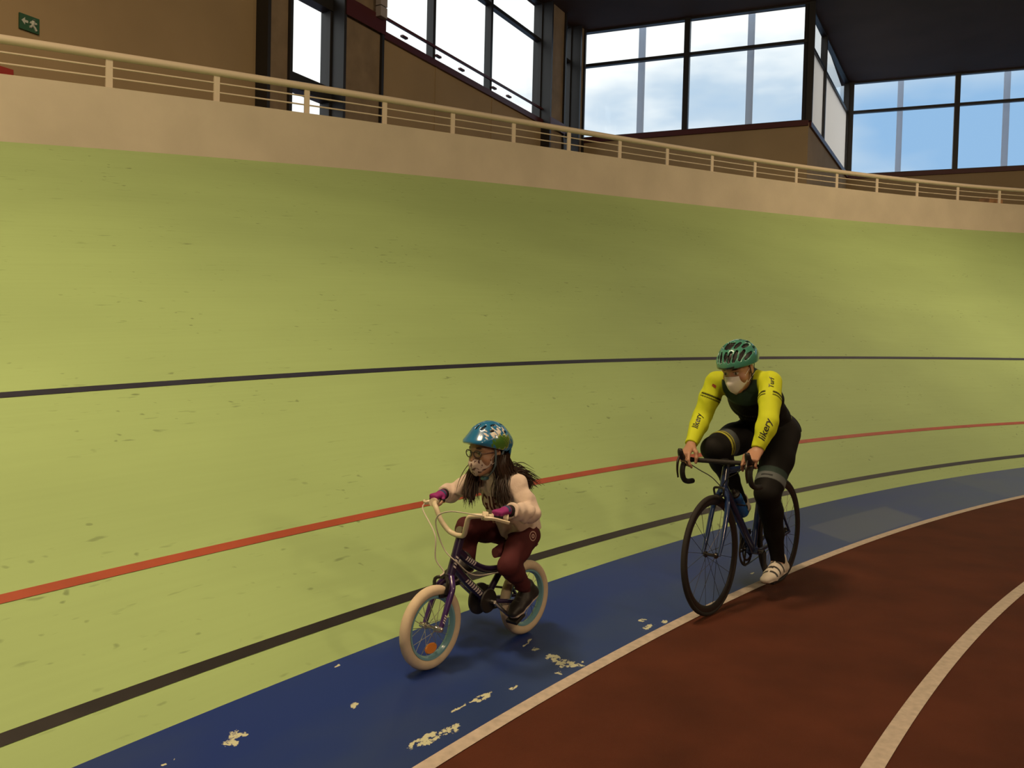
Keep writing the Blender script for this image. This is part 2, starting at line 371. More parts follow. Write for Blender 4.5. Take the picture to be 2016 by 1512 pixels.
t490, t553, t658, t735, t1065, t1097, t1124 = tl(492), tl(553), tl(658), tl(734), tl(1066, 200), tl(1096, 200), tl(1124, 200)
wl = MB(); WL.slab(wl, 0, t490+.3, 0, ZT); WL.slab(wl, t735-.2, t1065+.2, 0, ZS-.12); WL.slab(wl, t490, t735, 0, 3.6); WL.slab(wl, t1065, WL.L, 0, 5.0)
tag(wl.build('wall_left', M_BEIGE, smooth=False), 'long beige hall wall running away behind the left of the bend', 'wall', kind='structure')
# joints of the beige panels
for x in (858, 970):
    t = tl(x, 160); WL.piece('trim_joint', M_BEIGE, t-.03, t+.03, 0, ZS-.13, -.012, 0, bpy.data.objects['wall_left'])
tag(WA.slab(MB(), 0, WA.L, 0, ZS-.14).build('wall_middle', M_BEIGE, smooth=False), 'beige wall under the middle window band', 'wall', kind='structure')
tag(WB2.slab(MB(), 0, WB2.L, 0, ZS-.05, 0, .2).build('wall_middle_return', mat('beige_render', (.42, .33, .20), .8, var=.06, scale=2), smooth=False), 'beige return wall stepping back behind the railing', 'wall', kind='structure')
tag(WA2.slab(MB(), 0, WA2.L, 0, ZS-.14).build('wall_right', M_BEIGE, smooth=False), 'beige wall under the right-hand window band', 'wall', kind='structure')
# pillars
def pillar(t0, t1, label):
    p = WL.piece('trim_pillar', M_BRICK, t0+.06, t1-.06, 0, ZT, -.22, .3); tag(p, label, 'pillar', kind='structure')
    for a in (t0, t1-.07):
        WL.piece('steel_edge', M_STEEL, a, a+.07, 0, ZT, -.28, .3, p)
    return p
pillar(t490+.12, t553, 'brown pillar at the left jamb of the tall narrow window')
pillar(t658-.06, t735, 'brown pillar with a maroon band right of the tall narrow window')
pillar(t1065, t1097, 'dark pillar left of the window slit near the corner')
pillar(t1124, WL.L-.02, 'dark corner pillar right of the window slit')
win_n = [0]
def window(wall, label, t0, t1, z0, z1, muls=(), bars=(), posts=(), sill=True, mulw=.10, frost=False):
    win_n[0] += 1
    c = wall.A+wall.w*t0
    root = empty('window_%d' % win_n[0]); tag(root, label, 'window', kind='structure')
    ts = [t0]+list(muls)+[t1]; zs = [z0]+list(bars)+[z1]
    for i in range(len(ts)-1):
        for j in range(len(zs)-1):
            wall.piece('pane', M_FROST if (frost and j == 0) else M_GLASS, ts[i]+.02, ts[i+1]-.02, zs[j]+.02, zs[j+1]-.02, .10, .112, root)
    for t in ts: wall.piece('mullion', M_STEEL, t-mulw/2, t+mulw/2, z0, z1, .02, .2, root)
    for z in zs: wall.piece('transom', M_STEEL, t0, t1, z-.045, z+.045, .05, .19, root)
    if sill: wall.piece('sill', M_MAROON, t0, t1, z0-.14, z0, -.06, .26, root)
    for t in posts: wall.piece('outer_post', M_GREYP, t-.09, t+.09, z0-.5, z1+.3, .75, .9, root)
    return root
zb1 = WL.at((600, 166))[1]
w = window(WL, 'tall narrow window between two brown pillars above the railing', t553, t658-.06, 3.6, ZT, bars=(zb1, ZS), sill=False)
WL.piece('beam', M_STEEL, t553, t658, zb1-.14, zb1+.14, .0, .24, w); WL.piece('beam', M_STEEL, t553, t658, ZS-.14, ZS+.12, .0, .24, w)
w = window(WL, 'sloping row of large white panes above the long beige wall', t735, t1065, ZS, ZT, muls=(tl(856, 100), tl(969, 100)), bars=(ZM,))
WL.piece('lower_bar', M_MAROON, t735, t1065, ZS+.26, ZS+.31, -.05, .0, w)
for x in (790, 858, 905, 970, 1000): t = tl(x, 100); WL.piece('bracket', M_MAROON, t-.02, t+.16, ZS+.10, ZS+.14, -.05, .02, w)
w = window(WL, 'narrow window slit beside the corner pillar', t1097, t1124, 5.0, ZT, bars=(ZS, ZM), sill=False)
WL.piece('maroon_band', M_MAROON, t658-.02, t735+.02, ZS-.22, ZS+.12, -.30, -.285)['kind'] = 'structure'
tag(bpy.data.objects['maroon_band'], 'maroon steel band across the brown pillar by the tall window', 'steel band')
WL.piece('trim_band', M_MAROON, t1065, t1097, ZS-.22, ZS+.05, -.30, -.285)['kind'] = 'structure'
ta = lambda x, y: WA.at((x, y))[0]
window(WA, 'two-bay middle window band with a dark centre mullion', 0.05, WA.L, ZS, ZT, muls=(ta(1350, 150),), bars=(ZM,), posts=(ta(1249, 150), ta(1469, 150)), mulw=.16)
window(WB2, 'receding window wall at the outer corner', 0.1, WB2.L, ZS, ZT, muls=(WB2.at((1627, 200))[0],), bars=(ZM,), frost=True)
tb = lambda x, y: WA2.at((x, y))[0]
window(WA2, 'far right window band showing blue sky', 0.05, WA2.L, ZS, ZT, muls=(tb(1884, 230), tb(1884, 230)*2-.3, tb(1884, 230)*3-.3, tb(1884, 230)*4-.3), bars=(ZM,), posts=(tb(1774, 230), tb(1989, 230)), mulw=.16)
# ceiling polygon and the hall's unseen sides
BR = np.array([P3[0]+4, P3[1]-8]); BK = np.array([P3[0]+4, -26.]); BL = np.array([PL[0]+2, PL[1]])
poly = [PL+WL.n*.3, P0+(WL.n+WA.n)*.3, P1+WA.n*.35, P2+(WB2.n+WA2.n)*.3, P3+WA2.n*.3, BR, BK, np.array([PL[0], -26.])]
poly[0] = np.array(poly[0])
cm = MB(); n = len(poly)
cm.add([(p[0], p[1], ZT) for p in poly]+[(p[0], p[1], ZT+.4) for p in poly], [tuple(range(n)), tuple(range(2*n-1, n-1, -1))]+[(i, (i+1) % n, n+(i+1) % n, n+i) for i in range(n)])
tag(cm.build('ceiling', M_CEIL, smooth=False), 'dark brown hall ceiling', 'ceiling', kind='structure')
for nm, a, b in (('wall_far_right', P3, BR), ('wall_infield_side', BR, BK), ('wall_behind', BK, np.array([PL[0], -26.])), ('wall_far_left', np.array([PL[0], -26.]), PL)):
    W = Wall(a, b); tag(W.slab(MB(), 0, W.L, 0, ZT, 0, .25).build(nm, M_BEIGE, smooth=False), 'beige outer wall of the hall', 'wall', kind='structure')
# small things on the walls
def wall_sign(name, px0, px1, wall, mats, label, cat):
    t0, z1 = wall.at(px0); t1, z0 = wall.at(px1)
    return t0, t1, z0, z1
t0, _ = WL.at((36, 46)); t1, _ = WL.at((75, 46)); zc = WL.at((55, 47))[1]; hz = .10
sg = WL.piece('exit_sign', mat('sign_green', (.02, .10, .05), .5), t0, t1, zc-hz, zc+hz, -.03, -.005); tag(sg, 'small dark green exit sign on the beige wall', 'sign')
def on_sign(a, b):
    c = WL.A+WL.w*(t0+(t1-t0)*a); return np.array([c[0], c[1], zc+hz*b])
M_SW = mat('sign_white', (.55, .6, .55), .5)
ar = MB(); q = WL.n*-.034; q3 = np.array([q[0], q[1], 0])
ar.add([on_sign(a, b)+q3 for a, b in ((.08, .12), (.26, .6), (.26, .28), (.42, .28), (.42, -.04), (.26, -.04), (.26, -.36))], [(0, 1, 2, 3, 4, 5, 6)]).build('arrow', M_SW, sg, smooth=False)
rm = MB()
for P in ([(.70, .62), (.70, .60)], [(.68, .45), (.64, -.1)], [(.64, -.1), (.55, -.4), (.48, -.42)], [(.65, -.1), (.76, -.35), (.84, -.7)], [(.68, .35), (.57, .2), (.54, .0)], [(.69, .35), (.78, .15), (.84, .22)]):
    pp = [on_sign(a, b)+q3 for a, b in P]; rm.tube(pp, .016 if len(P) > 2 else .022, 6)
rm.build('running_figure', M_SW, sg)
t0, zr = WL.at((-6, 137)); t1, _ = WL.at((24, 137))
tag(WL.piece('fire_sign', mat('sign_red', (.36, .03, .02), .5), t0, t1, zr-.05, zr+.05, -.03, -.005), 'small red sign on the beige wall low behind the railing', 'sign')
t0 = tl(719, 20); z1 = WL.at((722, 2))[1]
for i, (y0, y1) in enumerate(((-25, 19), (21, 41))):
    za, zb = WL.at((723, y1))[1], WL.at((723, y0))[1]
    tag(WL.piece('junction_box', mat('grey_box', (.42, .40, .42), .5), tl(717, 20), tl(730, 20), za, zb, -.42, -.29), ['taller pale grey box at the top of the pillar', 'lower pale grey box on the pillar below the taller one'][i], 'box')

# ------------------------------------------------------------------ railing on the parapet
rail = empty('railing'); tag(rail, 'cream handrail on posts along the parapet top', 'railing')
M_RAIL = mat('cream_rail_paint', (.62, .55, .44), .4)
sr = list(np.arange(-9, 33.9, .2))
MB().tube([par(s, .05, HR) for s in sr], .046, 12).build('handrail', M_RAIL, rail)
for hh in (HW+.115, HW+.225): MB().tube([par(s, .05, hh) for s in sr], .010, 6).build('rod', M_RAIL, rail)
for i in range(-18, 24):
    s = 10.77+.979*i
    if s < -8.5 or s > 33.5: continue
    p = par(s, .05, (HW+HR)/2); h = float(np.interp(s, SS, HD))
    MB().box(p, (.075, .018, HR-HW), (math.cos(h), math.sin(h), 0), (-math.sin(h), math.cos(h), 0)).build('post', M_RAIL, rail, smooth=False)
# tan carton resting on the walkway ledge behind the railing
ps = par(26.55, .42, HW+.02)
cb = empty('carton'); tag(cb, 'tan carton half seen behind the railing at the far right', 'box')
MT = mat('tan_card', (.45, .26, .13), .8)
MB().box(ps, (.42, .3, .34), nrm([.8, .3, 0]), nrm([-.3, .8, 0])).build('body', MT, cb, smooth=False)
MB().box(ps+np.array([0, 0, .176]), (.44, .15, .012), nrm([.8, .3, 0]), nrm([-.3, .8, 0])).build('lid_flap', MT, cb, smooth=False)
lg = MB()
for s in sv2[::2]: pass
rows = [[par(s, .16, HW-.16), par(s, 1.3, HW-.16)] for s in sv2]
lg.grid(rows); tag(lg.build('floor_walkway', mat('walkway_concrete', (.3, .28, .25), .85, var=.1)), 'concrete walkway behind the parapet', 'floor', kind='structure')

# ------------------------------------------------------------------ bicycles
def frame_matrix(O, e1, e2, e3):
    M = Matrix.Identity(4)
    for i in range(3): M[i][0], M[i][1], M[i][2], M[i][3] = e1[i], e2[i], e3[i], O[i]
    return M
M_AD = frame_matrix((1.77, 5.4469, 0.0), (-.6355, -.7721, 0), (.7718, -.6352, .0291), (-.0225, .0185, .9996))
M_CH = frame_matrix((.0842, 4.0606, .0746), (-.6198, -.7847, .0101), (.7847, -.6199, -.0057), (.0107, .0044, .9999))
M_BLK = mat('black_plastic', (.012, .011, .011), .45)
M_RUB = mat('black_tyre_rubber', (.016, .014, .013), .8, bump=.2, bscale=300)
M_CARB = mat('black_carbon_rim', (.014, .013, .014), .35)
M_CHROME = mat('bare_metal', (.55, .54, .52), .3, metal=1.0)
M_DARKM = mat('dark_metal', (.10, .095, .09), .35, metal=1.0)
M_NAVY = mat('navy_frame_paint', (.010, .022, .075), .3, coat=.5)
M_BLUEF = mat('blue_frame_paint', (.008, .028, .105), .3, coat=.6)
M_TAPE = mat('black_bar_tape', (.014, .013, .013), .7, bump=.3, bscale=120)
def copies(src, parent, angles):
    for a in angles:
        c = src.copy(); COL.objects.link(c); c.parent = parent; c.rotation_euler = (0, a, 0)
def wheel(root, name, x, z, R, rt, rim_d, rim_w, m_tire, m_rim, nsp, m_spoke, hub_w, hub_r, m_hub, ph=0.0):
    rr = R-2*rt+.004
    w = MB().lathe([(-rim_w, rr), (rim_w, rr), (rim_w*.95, rr-rim_d*.55), (0.002, rr-rim_d), (-.002, rr-rim_d), (-rim_w*.95, rr-rim_d*.55)], sides=72).build(name, m_rim, root)
    w.location = (x, 0, z)
    MB().lathe([(rt*math.cos(a), R-rt+rt*math.sin(a)) for a in np.linspace(0, 2*math.pi, 12, endpoint=False)], sides=84).build('tire', m_tire, w)
    MB().lathe([(-hub_w, .004), (-hub_w, hub_r*.75), (-hub_w*.8, hub_r), (-hub_w*.62, hub_r), (-hub_w*.55, hub_r*.55), (hub_w*.55, hub_r*.55), (hub_w*.62, hub_r), (hub_w*.8, hub_r), (hub_w, hub_r*.75), (hub_w, .004)], sides=18, closed=False).build('hub', m_hub, w)
    for sd in (-1, 1):
        for lean in (-1, 1):
            a0 = .55*lean
            sp = MB().tube([(math.sin(a0)*hub_r*.9, sd*hub_w*.7, math.cos(a0)*hub_r*.9), (0, 0, rr-rim_d+.004)], .0013, 5).build('spoke', m_spoke, w)
            base = ph+(0 if sd > 0 else math.pi*2/nsp)+(lean+1)*math.pi*2/nsp
            sp.rotation_euler = (0, base, 0)
            copies(sp, w, [base+k*8*math.pi/nsp for k in range(1, nsp//4)])
    return w

# ---- the road bike
rb = empty('road_bicycle', M_AD); tag(rb, 'black and blue road racing bicycle ridden on the white line', 'bicycle')
RW, WBs = .336, .985
BBr = np.array([.415, 0, .270])
rw = wheel(rb, 'rear_wheel', 0, RW, RW, .0135, .034, .011, M_RUB, M_CARB, 24, M_DARKM, .055, .022, M_DARKM)
fw = wheel(rb, 'front_wheel', WBs, RW, RW, .0135, .034, .011, M_RUB, M_CARB, 20, M_DARKM, .042, .017, M_DARKM, ph=.1)
crown = np.array([.832, 0, .690]); htop = np.array([.793, 0, .812])
f = MB()
f.tube([(.785, 0, .790), (.55, 0, .792), (.285, 0, .775)], [.018, .016, .014], 12, flat=1.2)
f.tube([BBr, (.30, 0, .66), (.262, 0, .790)], [.019, .017, .016], 12)
f.tube([(.825, 0, .705), (.62, 0, .49), BBr], [.024, .024, .022], 12)
f.tube([crown, htop], [.023, .021], 14)
for s in (-1, 1):
    f.tube(spline([(.415, s*.03, .268), (.22, s*.038, .29), (.0, s*.065, RW)], 5), [.013, .009], 8)
    f.tube(spline([(.285, s*.012, .735), (.13, s*.045, .53), (.0, s*.065, RW)], 5), [.009, .007], 8)
f.tube([(.415, -.036, .27), (.415, .036, .27)], .022, 16)
f.build('frame', M_NAVY, rb)
fk = MB()
for s in (-1, 1): fk.tube(spline([crown+[-.004, s*.012, 0], (.865, s*.042, .60), (.935, s*.049, .43), (WBs, s*.05, RW)], 6), [.017, .016, .013, .009], 10)
fk.tube([crown+[0, 0, -.02], crown+[-.006, 0, .02]], .024, 12)
fk.build('fork', M_BLUEF, rb)
MB().tube([htop, htop+[-.012, 0, .04]], .017, 12).tube([htop+[-.010, 0, .032], (.85, 0, .848)], [.018, .018], 12).build('stem', M_BLK, rb)
barc = np.array([.852, 0, .848])
for nm in ('handlebar',):
    hb = MB().tube([(.852, -.20, .848), (.852, .20, .848)], .0135, 12).build('handlebar', M_TAPE, rb)
    for s in (-1, 1):
        MB().tube(spline([(.852, s*.185, .848), (.862, s*.20, .848), (.895, s*.203, .845), (.925, s*.204, .825), (.935, s*.206, .785), (.915, s*.208, .742), (.87, s*.209, .722), (.80, s*.210, .718)], 5), .0155, 10).build('drop', M_TAPE, hb)
        MB().tube(spline([(.86, s*.202, .850), (.90, s*.203, .858), (.945, s*.204, .872), (.965, s*.204, .905), (.962, s*.204, .918)], 5), [.016, .018, .019, .016, .012], 12).build('brake_hood', M_BLK, rb)
        MB().tube(spline([(.957, s*.206, .885), (.985, s*.208, .85), (.99, s*.209, .80), (.978, s*.210, .755)], 5), [.008, .010, .008, .006], 8, flat=.7).build('brake_lever', M_DARKM, rb)
        MB().tube(spline([(.955, s*.195, .86), (.90, s*.12, .80), (.88, s*.05, .76), (.85, 0, .70)], 5), .0028, 6).build('cable', M_BLK, rb)
MB().tube([(.262, 0, .775), (.236, 0, .90)], .0136, 12).build('seatpost', M_BLK, rb)
sd = MB(); rows = []
for t in np.linspace(0, 1, 14):
    x = .095+.275*t; wd = .068*(1-t)**.9+.018; zc = .925+.012*math.sin(t*3); rows.append([(x, wd*math.cos(a)*1.0, zc+(.022*math.sin(a) if math.sin(a) > 0 else .03*math.sin(a)*(1-.4*t))) for a in np.linspace(0, 2*math.pi, 15)])
sd.grid(rows); sd.add(rows[0][:-1], [tuple(range(14))]); sd.add(rows[-1][:-1], [tuple(range(14))]); sd.build('saddle', M_BLK, rb)
# drivetrain
cs = MB().tube([(.415, -.06, .27), (.415, .072, .27)], .013, 12).build('crankset', M_DARKM, rb)
for s, dz in ((1, -.17), (-1, .17)):
    MB().tube([(.415, s*.070, .27), (.415, s*.078, .27+dz)], [.014, .011], 10).build('crank_arm', M_BLK, cs)
    MB().box((.422, s*.125, .27+dz), (.085, .058, .016)).tube([(.415, s*.075, .27+dz), (.415, s*.12, .27+dz)], .006, 8).build('pedal', M_BLK, cs, bevel=.004)
for R_, yy in ((.098, -.044), (.070, -.037)):
    n = 48; MB().lathe([(yy-.0015, R_-.014), (yy-.0015, R_), (yy+.0015, R_), (yy+.0015, R_-.014)], (.415, 0, .27), sides=n).build('chainring', M_DARKM, cs)
sp = MB()
for k in range(5):
    a = k*2*math.pi/5; sp.tube([(.415, -.046, .27), (.415+.09*math.cos(a), -.046, .27+.09*math.sin(a))], .007, 6)
sp.build('spider', M_BLK, cs)
cg = MB()
for k, R_ in enumerate((.028, .033, .038, .043, .048, .053)): cg.lathe([(-.050+k*.0045, .012), (-.050+k*.0045, R_), (-.048+k*.0045, R_), (-.048+k*.0045, .012)], (0, 0, RW), sides=28)
cg.build('cassette', M_DARKM, rb)
up = [(.415+.098*math.sin(a), -.044, .27+.098*math.cos(a)) for a in np.linspace(-.1, math.pi-.1, 14)]
rt = [(0-.038*math.sin(a), -.044, RW+.038*math.cos(a)) for a in np.linspace(0, math.pi*.75, 8)]
MB().tube(list(reversed(rt))+up+[(.06, -.046, .215), (.02, -.046, .20), (.0, -.045, .235), (.015, -.045, .27)], .0045, 5).build('chain', M_DARKM, rb)
MB().tube([(-.005, -.055, .315), (.015, -.058, .265), (.03, -.05, .20)], [.014, .012, .008], 8).build('rear_derailleur', M_BLK, rb)
MB().box((.40, -.045, .375), (.075, .022, .04)).build('front_derailleur', M_DARKM, rb, bevel=.006)
for nm, P in (('front_brake', (.848, .0, .705)), ('rear_brake', (.21, 0, .70))):
    x, _, z = P; sx_ = 1 if x > .5 else -1
    b = MB()
    for s in (-1, 1): b.tube(spline([(x+sx_*.035, 0, z), (x+sx_*.042, s*.028, z-.005), (x+sx_*.035, s*.026, z-.045)], 4), .007, 6); b.box((x+sx_*.035, s*.018, z-.048), (.045, .01, .012))
    b.build(nm, M_BLK, rb)
bd = nrm(BBr-np.array([.825, 0, .705])); bn = np.array([-bd[2], 0, bd[0]]); bn = bn if bn[2] > 0 else -bn
c0 = np.array([.71, 0, .585])+bn*.062
cage = MB()
for s in (-1, 1): cage.tube(spline([c0+bn*-.038+bd*.02+[0, s*.012, 0], c0+bd*.06+[0, s*.039, 0]+bn*-.01, c0+bd*.10+[0, s*.034, 0]+bn*.02, c0+bd*.155+[0, s*.02, 0]+bn*.01, c0+bd*.158+bn*-.03], 4), .0032, 6)
cage.build('bottle_cage', M_BLK, rb)
bo_ = empty('water_bottle', M_AD); tag(bo_, 'blue water bottle held on the down tube of the road bicycle', 'bottle')
MB().lathe([(.155, .0), (.155, .033), (.145, .036), (.06, .036), (.052, .033), (.042, .033), (.034, .036), (.0, .036), (-.012, .03), (-.02, .029)], c0, bd, 20, closed=False).build('body', mat('blue_bottle', (.012, .085, .30), .4), bo_)
MB().lathe([(-.016, .031), (-.03, .031), (-.038, .015), (-.055, .013), (-.06, .008), (-.06, 0)], c0, bd, 18, closed=False).build('cap', M_BLK, bo_)

# ---- the child's bike
cbk = empty('childs_bicycle', M_CH); tag(cbk, "purple child's bicycle with cream tires and blue rims", 'bicycle')
M_CREAM = mat('cream_tyre_rubber', (.60, .50, .36), .75, var=.08, scale=20)
M_RIMB = mat('light_blue_rim', (.16, .36, .45), .35, coat=.4)
M_PURP = mat('purple_frame_paint', (.045, .018, .115), .35, coat=.5)
M_PURPD = mat('dark_purple_frame_paint', (.018, .010, .045), .35, coat=.5)
M_CRM = mat('cream_bar_paint', (.66, .58, .42), .4)
M_DECAL = mat('white_decal', (.62, .58, .6), .5)
RC = .1786; LC = .653
crw = wheel(cbk, 'rear_wheel', 0, RC, RC, .0235, .016, .016, M_CREAM, M_RIMB, 20, M_CHROME, .045, .016, M_CHROME)
cfw = wheel(cbk, 'front_wheel', LC, RC, RC, .0235, .016, .016, M_CREAM, M_RIMB, 20, M_CHROME, .040, .014, M_CHROME, ph=.15)
rf = MB(); rows = []
rf.lathe([(-.005, 0), (-.005, .021), (.0, .024), (.005, .021), (.005, 0)], (0.012, .0, -.083), (0, 1, 0), 20, closed=False); 
ro = rf.build('reflector', mat('orange_reflector', (.80, .27, .02), .35, coat=.8), cfw); ro.scale = (1.5, 1, 1.0); ro.location = (-.008, .012, -.002)
CB = np.array([.30, 0, .225])
h0 = np.array([.541, 0, .385]); h1 = np.array([.485, 0, .538])
f = MB()
f.tube([h0, h1], .020, 14)
f.tube(spline([h0*.35+h1*.65, (.40, 0, .410), (.30, 0, .366), (.175, 0, .352)], 6), [.020, .0185, .018, .017], 12)
f.tube(spline([h0*.75+h1*.25, (.42, 0, .325), (.31, 0, .24)], 6), .020, 12)
f.tube([CB, (.165, 0, .375)], .0155, 12)
for s in (-1, 1):
    f.tube(spline([CB+[0, s*.02, 0], (.16, s*.045, .20), (0, s*.052, RC)], 5), [.011, .009], 8)
    f.tube(spline([(.185, s*.012, .345), (.09, s*.042, .275), (0, s*.052, RC)], 5), [.009, .008], 8)
f.tube([CB+[0, -.034, 0], CB+[0, .034, 0]], .021, 14)
f.build('frame', M_PURPD, cbk)
fk = MB(); cr0 = h0+(h0-h1)*.10
for s in (-1, 1): fk.tube(spline([cr0+[.0, s*.010, .004], (.572, s*.040, .338), (.600, s*.046, .28), (LC-.008, s*.047, RC)], 6), [.015, .0145, .0135, .011], 10)
fk.tube([cr0, h0], .021, 12); fko = fk.build('fork', M_PURP, cbk)
for s in (-1, 1): MB().lathe([(s*.040, 0), (s*.040, .013), (s*.062, .011), (s*.066, .006), (s*.066, 0)], (LC, 0, RC), sides=12, closed=False).build('axle_nut', M_CHROME, cbk)
hs = MB().tube([h1, h1+(h1-h0)*.10], .0225, 12).build('headset', M_BLK, cbk)
st = h1+(h1-h0)*.18; MB().tube([h1, st], .013, 12).tube([st+[-.008, 0, -.004], st+[.022, 0, .006]], .0185, 12).build('stem', M_CHROME, cbk)
# cream high-rise bar, one bent tube
half = [(.420, .230, .668), (.462, .197, .673), (.512, .142, .673), (.530, .108, .662), (.523, .083, .614), (.506, .052, .562), (.500, .018, .551)]
half = [(x, y, z-.012 if z > .6 else z) for x, y, z in half]
bpts = [(x, -y, z) for x, y, z in half]+[(x, y, z) for x, y, z in reversed(half)]
sa_ = math.radians(6.5); bpts = [(.49+(x-.49)*math.cos(sa_)+y*math.sin(sa_), y*math.cos(sa_)-(x-.49)*math.sin(sa_)-.006, z-.03*y) for x, y, z in bpts]
hb = MB().tube(spline(bpts, 6), .0115, 12).build('handlebar', M_CRM, cbk)
GR = {}
for s in (-1, 1):
    P = [np.array(p) for p in (bpts[:2] if s < 0 else bpts[-1:-3:-1])]
    a, b = P[0]+(P[0]-P[1])*.02, P[1]+(P[1]-P[0])*.30
    GR[s] = (a, b)
    MB().tube([a, a+(b-a)*.05, a+(b-a)*.08, b], [.019, .019, .0165, .0165], 12).build('grip', M_CRM, hb)
    d = nrm(b-a); c = b+d*.028
    fwd = nrm(np.cross(d, [0, 0, 1]));  fwd = fwd if fwd[0] > 0 else -fwd
    lv = MB().tube([c-d*.012, c+d*.012], .019, 12).tube(spline([c+fwd*.015, c+fwd*.035-[0, 0, .004], c+fwd*.05-d*.035, c+fwd*.052-d*.10-[0, 0, .008]], 5), [.012, .010, .008, .008], 8, flat=.8)
    lv.build('brake_lever', M_CRM, cbk)
    end = cr0+np.array([.06, 0, .02]) if s < 0 else np.array([.18, .02, .34])
    mid = [c+fwd*.03, c+fwd*.085-[0, s*.05, .03], (.60, -.045, .56), (.607, -.03, .46), (.585, .0, .405), tuple(end)] if s < 0 else [c+fwd*.03, c+fwd*.09-[0, .06, -.012], (.588, .02, .667), (.592, -.05, .62), (.56, -.03, .50), (.53, .025, .44), (.40, .02, .36), tuple(end)]
    MB().tube(spline(mid, 7), .0032, 6).build('brake_cable', mat('white_cable', (.55, .52, .44), .5), cbk)
# brakes, chain guard, cranks
b = MB()
for s in (-1, 1): b.tube(spline([cr0+[.03, 0, .012], cr0+[.05, s*.038, .0], cr0+[.055, s*.032, -.055]], 4), .008, 8); b.box(cr0+np.array([.058, s*.022, -.06]), (.05, .012, .014))
b.tube([cr0+[.0, 0, .01], cr0+[.05, 0, .014]], .010, 8); b.build('front_brake', M_BLK, cbk)
MB().lathe([(-.045, .0), (-.045, .066), (-.040, .072), (-.030, .072), (-.026, .066), (-.026, 0)], CB, sides=30, closed=False).build('chain_guard_disc', M_BLK, cbk)
MB().lathe([(.026, .0), (.026, .052), (.030, .056), (.036, .052), (.036, 0)], CB+[.012, 0, .004], sides=26, closed=False).build('bottom_bracket_cover', M_BLK, cbk)
MB().tube([CB+[.0, -.038, .062], (.0, -.036, RC+.03), (-.028, -.036, RC), (.0, -.036, RC-.03), CB+[0, -.038, -.062]], .006, 6).build('chain', M_DARKM, cbk)
ca = nrm([-.78, 0, -.62])*.136
ck = MB().tube([CB+[0, -.055, 0], CB+[0, .058, 0]], .009, 10).build('crankset', M_CHROME, cbk)
for s in (1, -1):
    P = CB+ca*s
    MB().tube([CB+[0, s*.055, 0], P+[0, s*.062, 0]], [.010, .008], 8).build('crank_arm', M_CHROME, ck)
    tl_ = nrm([.90, 0, -.43]) if s > 0 else np.array([1., 0, 0])
    MB().box(P+[0, s*.098, 0], (.072, .062, .018), tl_, (0, 1, 0), np.cross(tl_, (0, 1, 0))).tube([P+[0, s*.058, 0], P+[0, s*.1, 0]], .006, 8).build('pedal', M_BLK, ck, bevel=.004)
PED_L, PED_R = CB+ca+[0, .098, 0], CB-ca+[0, -.098, 0]
MB().tube([(.17, 0, .365), (.135, 0, .425)], .012, 10).build('seatpost', M_CHROME, cbk)
sd = MB(); rows = []
for t in np.linspace(0, 1, 12):
    x = .025+.215*t; wd = .070*(1-t)**.8+.020; zc = .445+.01*math.cos(t*3); rows.append([(x, wd*math.cos(a), zc+(.020*math.sin(a) if math.sin(a) > 0 else .028*math.sin(a))) for a in np.linspace(0, 2*math.pi, 13)])
sd.grid(rows); sd.add(rows[0][:-1], [tuple(range(12))]); sd.add(rows[-1][:-1], [tuple(range(12))]); sd.build('saddle', mat('pink_saddle', (.20, .05, .06), .6), cbk)
# slanted white marks of the worn decals on head tube, tubes and fork
def decal(P, w, off, side, n, hgt, slant=.35):
    P = [np.array(p, float) for p in P]; mb = MB()
    for k in range(n):
        t = (k+.5)/n; c = P[0]+(P[1]-P[0])*t; d = nrm(P[1]-P[0]); n_ = np.array([0, side, 0.]); u = np.cross(n_, d)
        L_ = np.linalg.norm(P[1]-P[0])/n*.55
        pts = []
        for (a, b_) in ((-1, -1), (1, -1), (1, 1), (-1, 1)):
            for_y = math.sqrt(max(off**2-(b_*hgt)**2, 1e-6))
            pts.append(c+d*(a*L_/2+b_*hgt*slant)+u*b_*hgt+n_*(for_y+.0012))
        mid = [c+d*(a*L_/2)+n_*(off+.0012) for a in (-1, 1)]
        mb.add([pts[0], pts[1], mid[1], mid[0], pts[2], pts[3]], [(0, 1, 2, 3), (3, 2, 4, 5)])
    mb.build('decal', M_DECAL, cbk, smooth=False)
decal([(.455, 0, .350), (.345, 0, .262)], 0, .020, 1, 8, .011)
decal([(.462, 0, .448), (.395, 0, .408)], 0, .0195, 1, 5, .010)
decal([(.622, .0465, .235), (.638, .047, .200)], 0, .0125, 1, 4, .008)
decal([(.515, 0, .462), (.535, 0, .41)], 0, .020, 1, 4, .012)


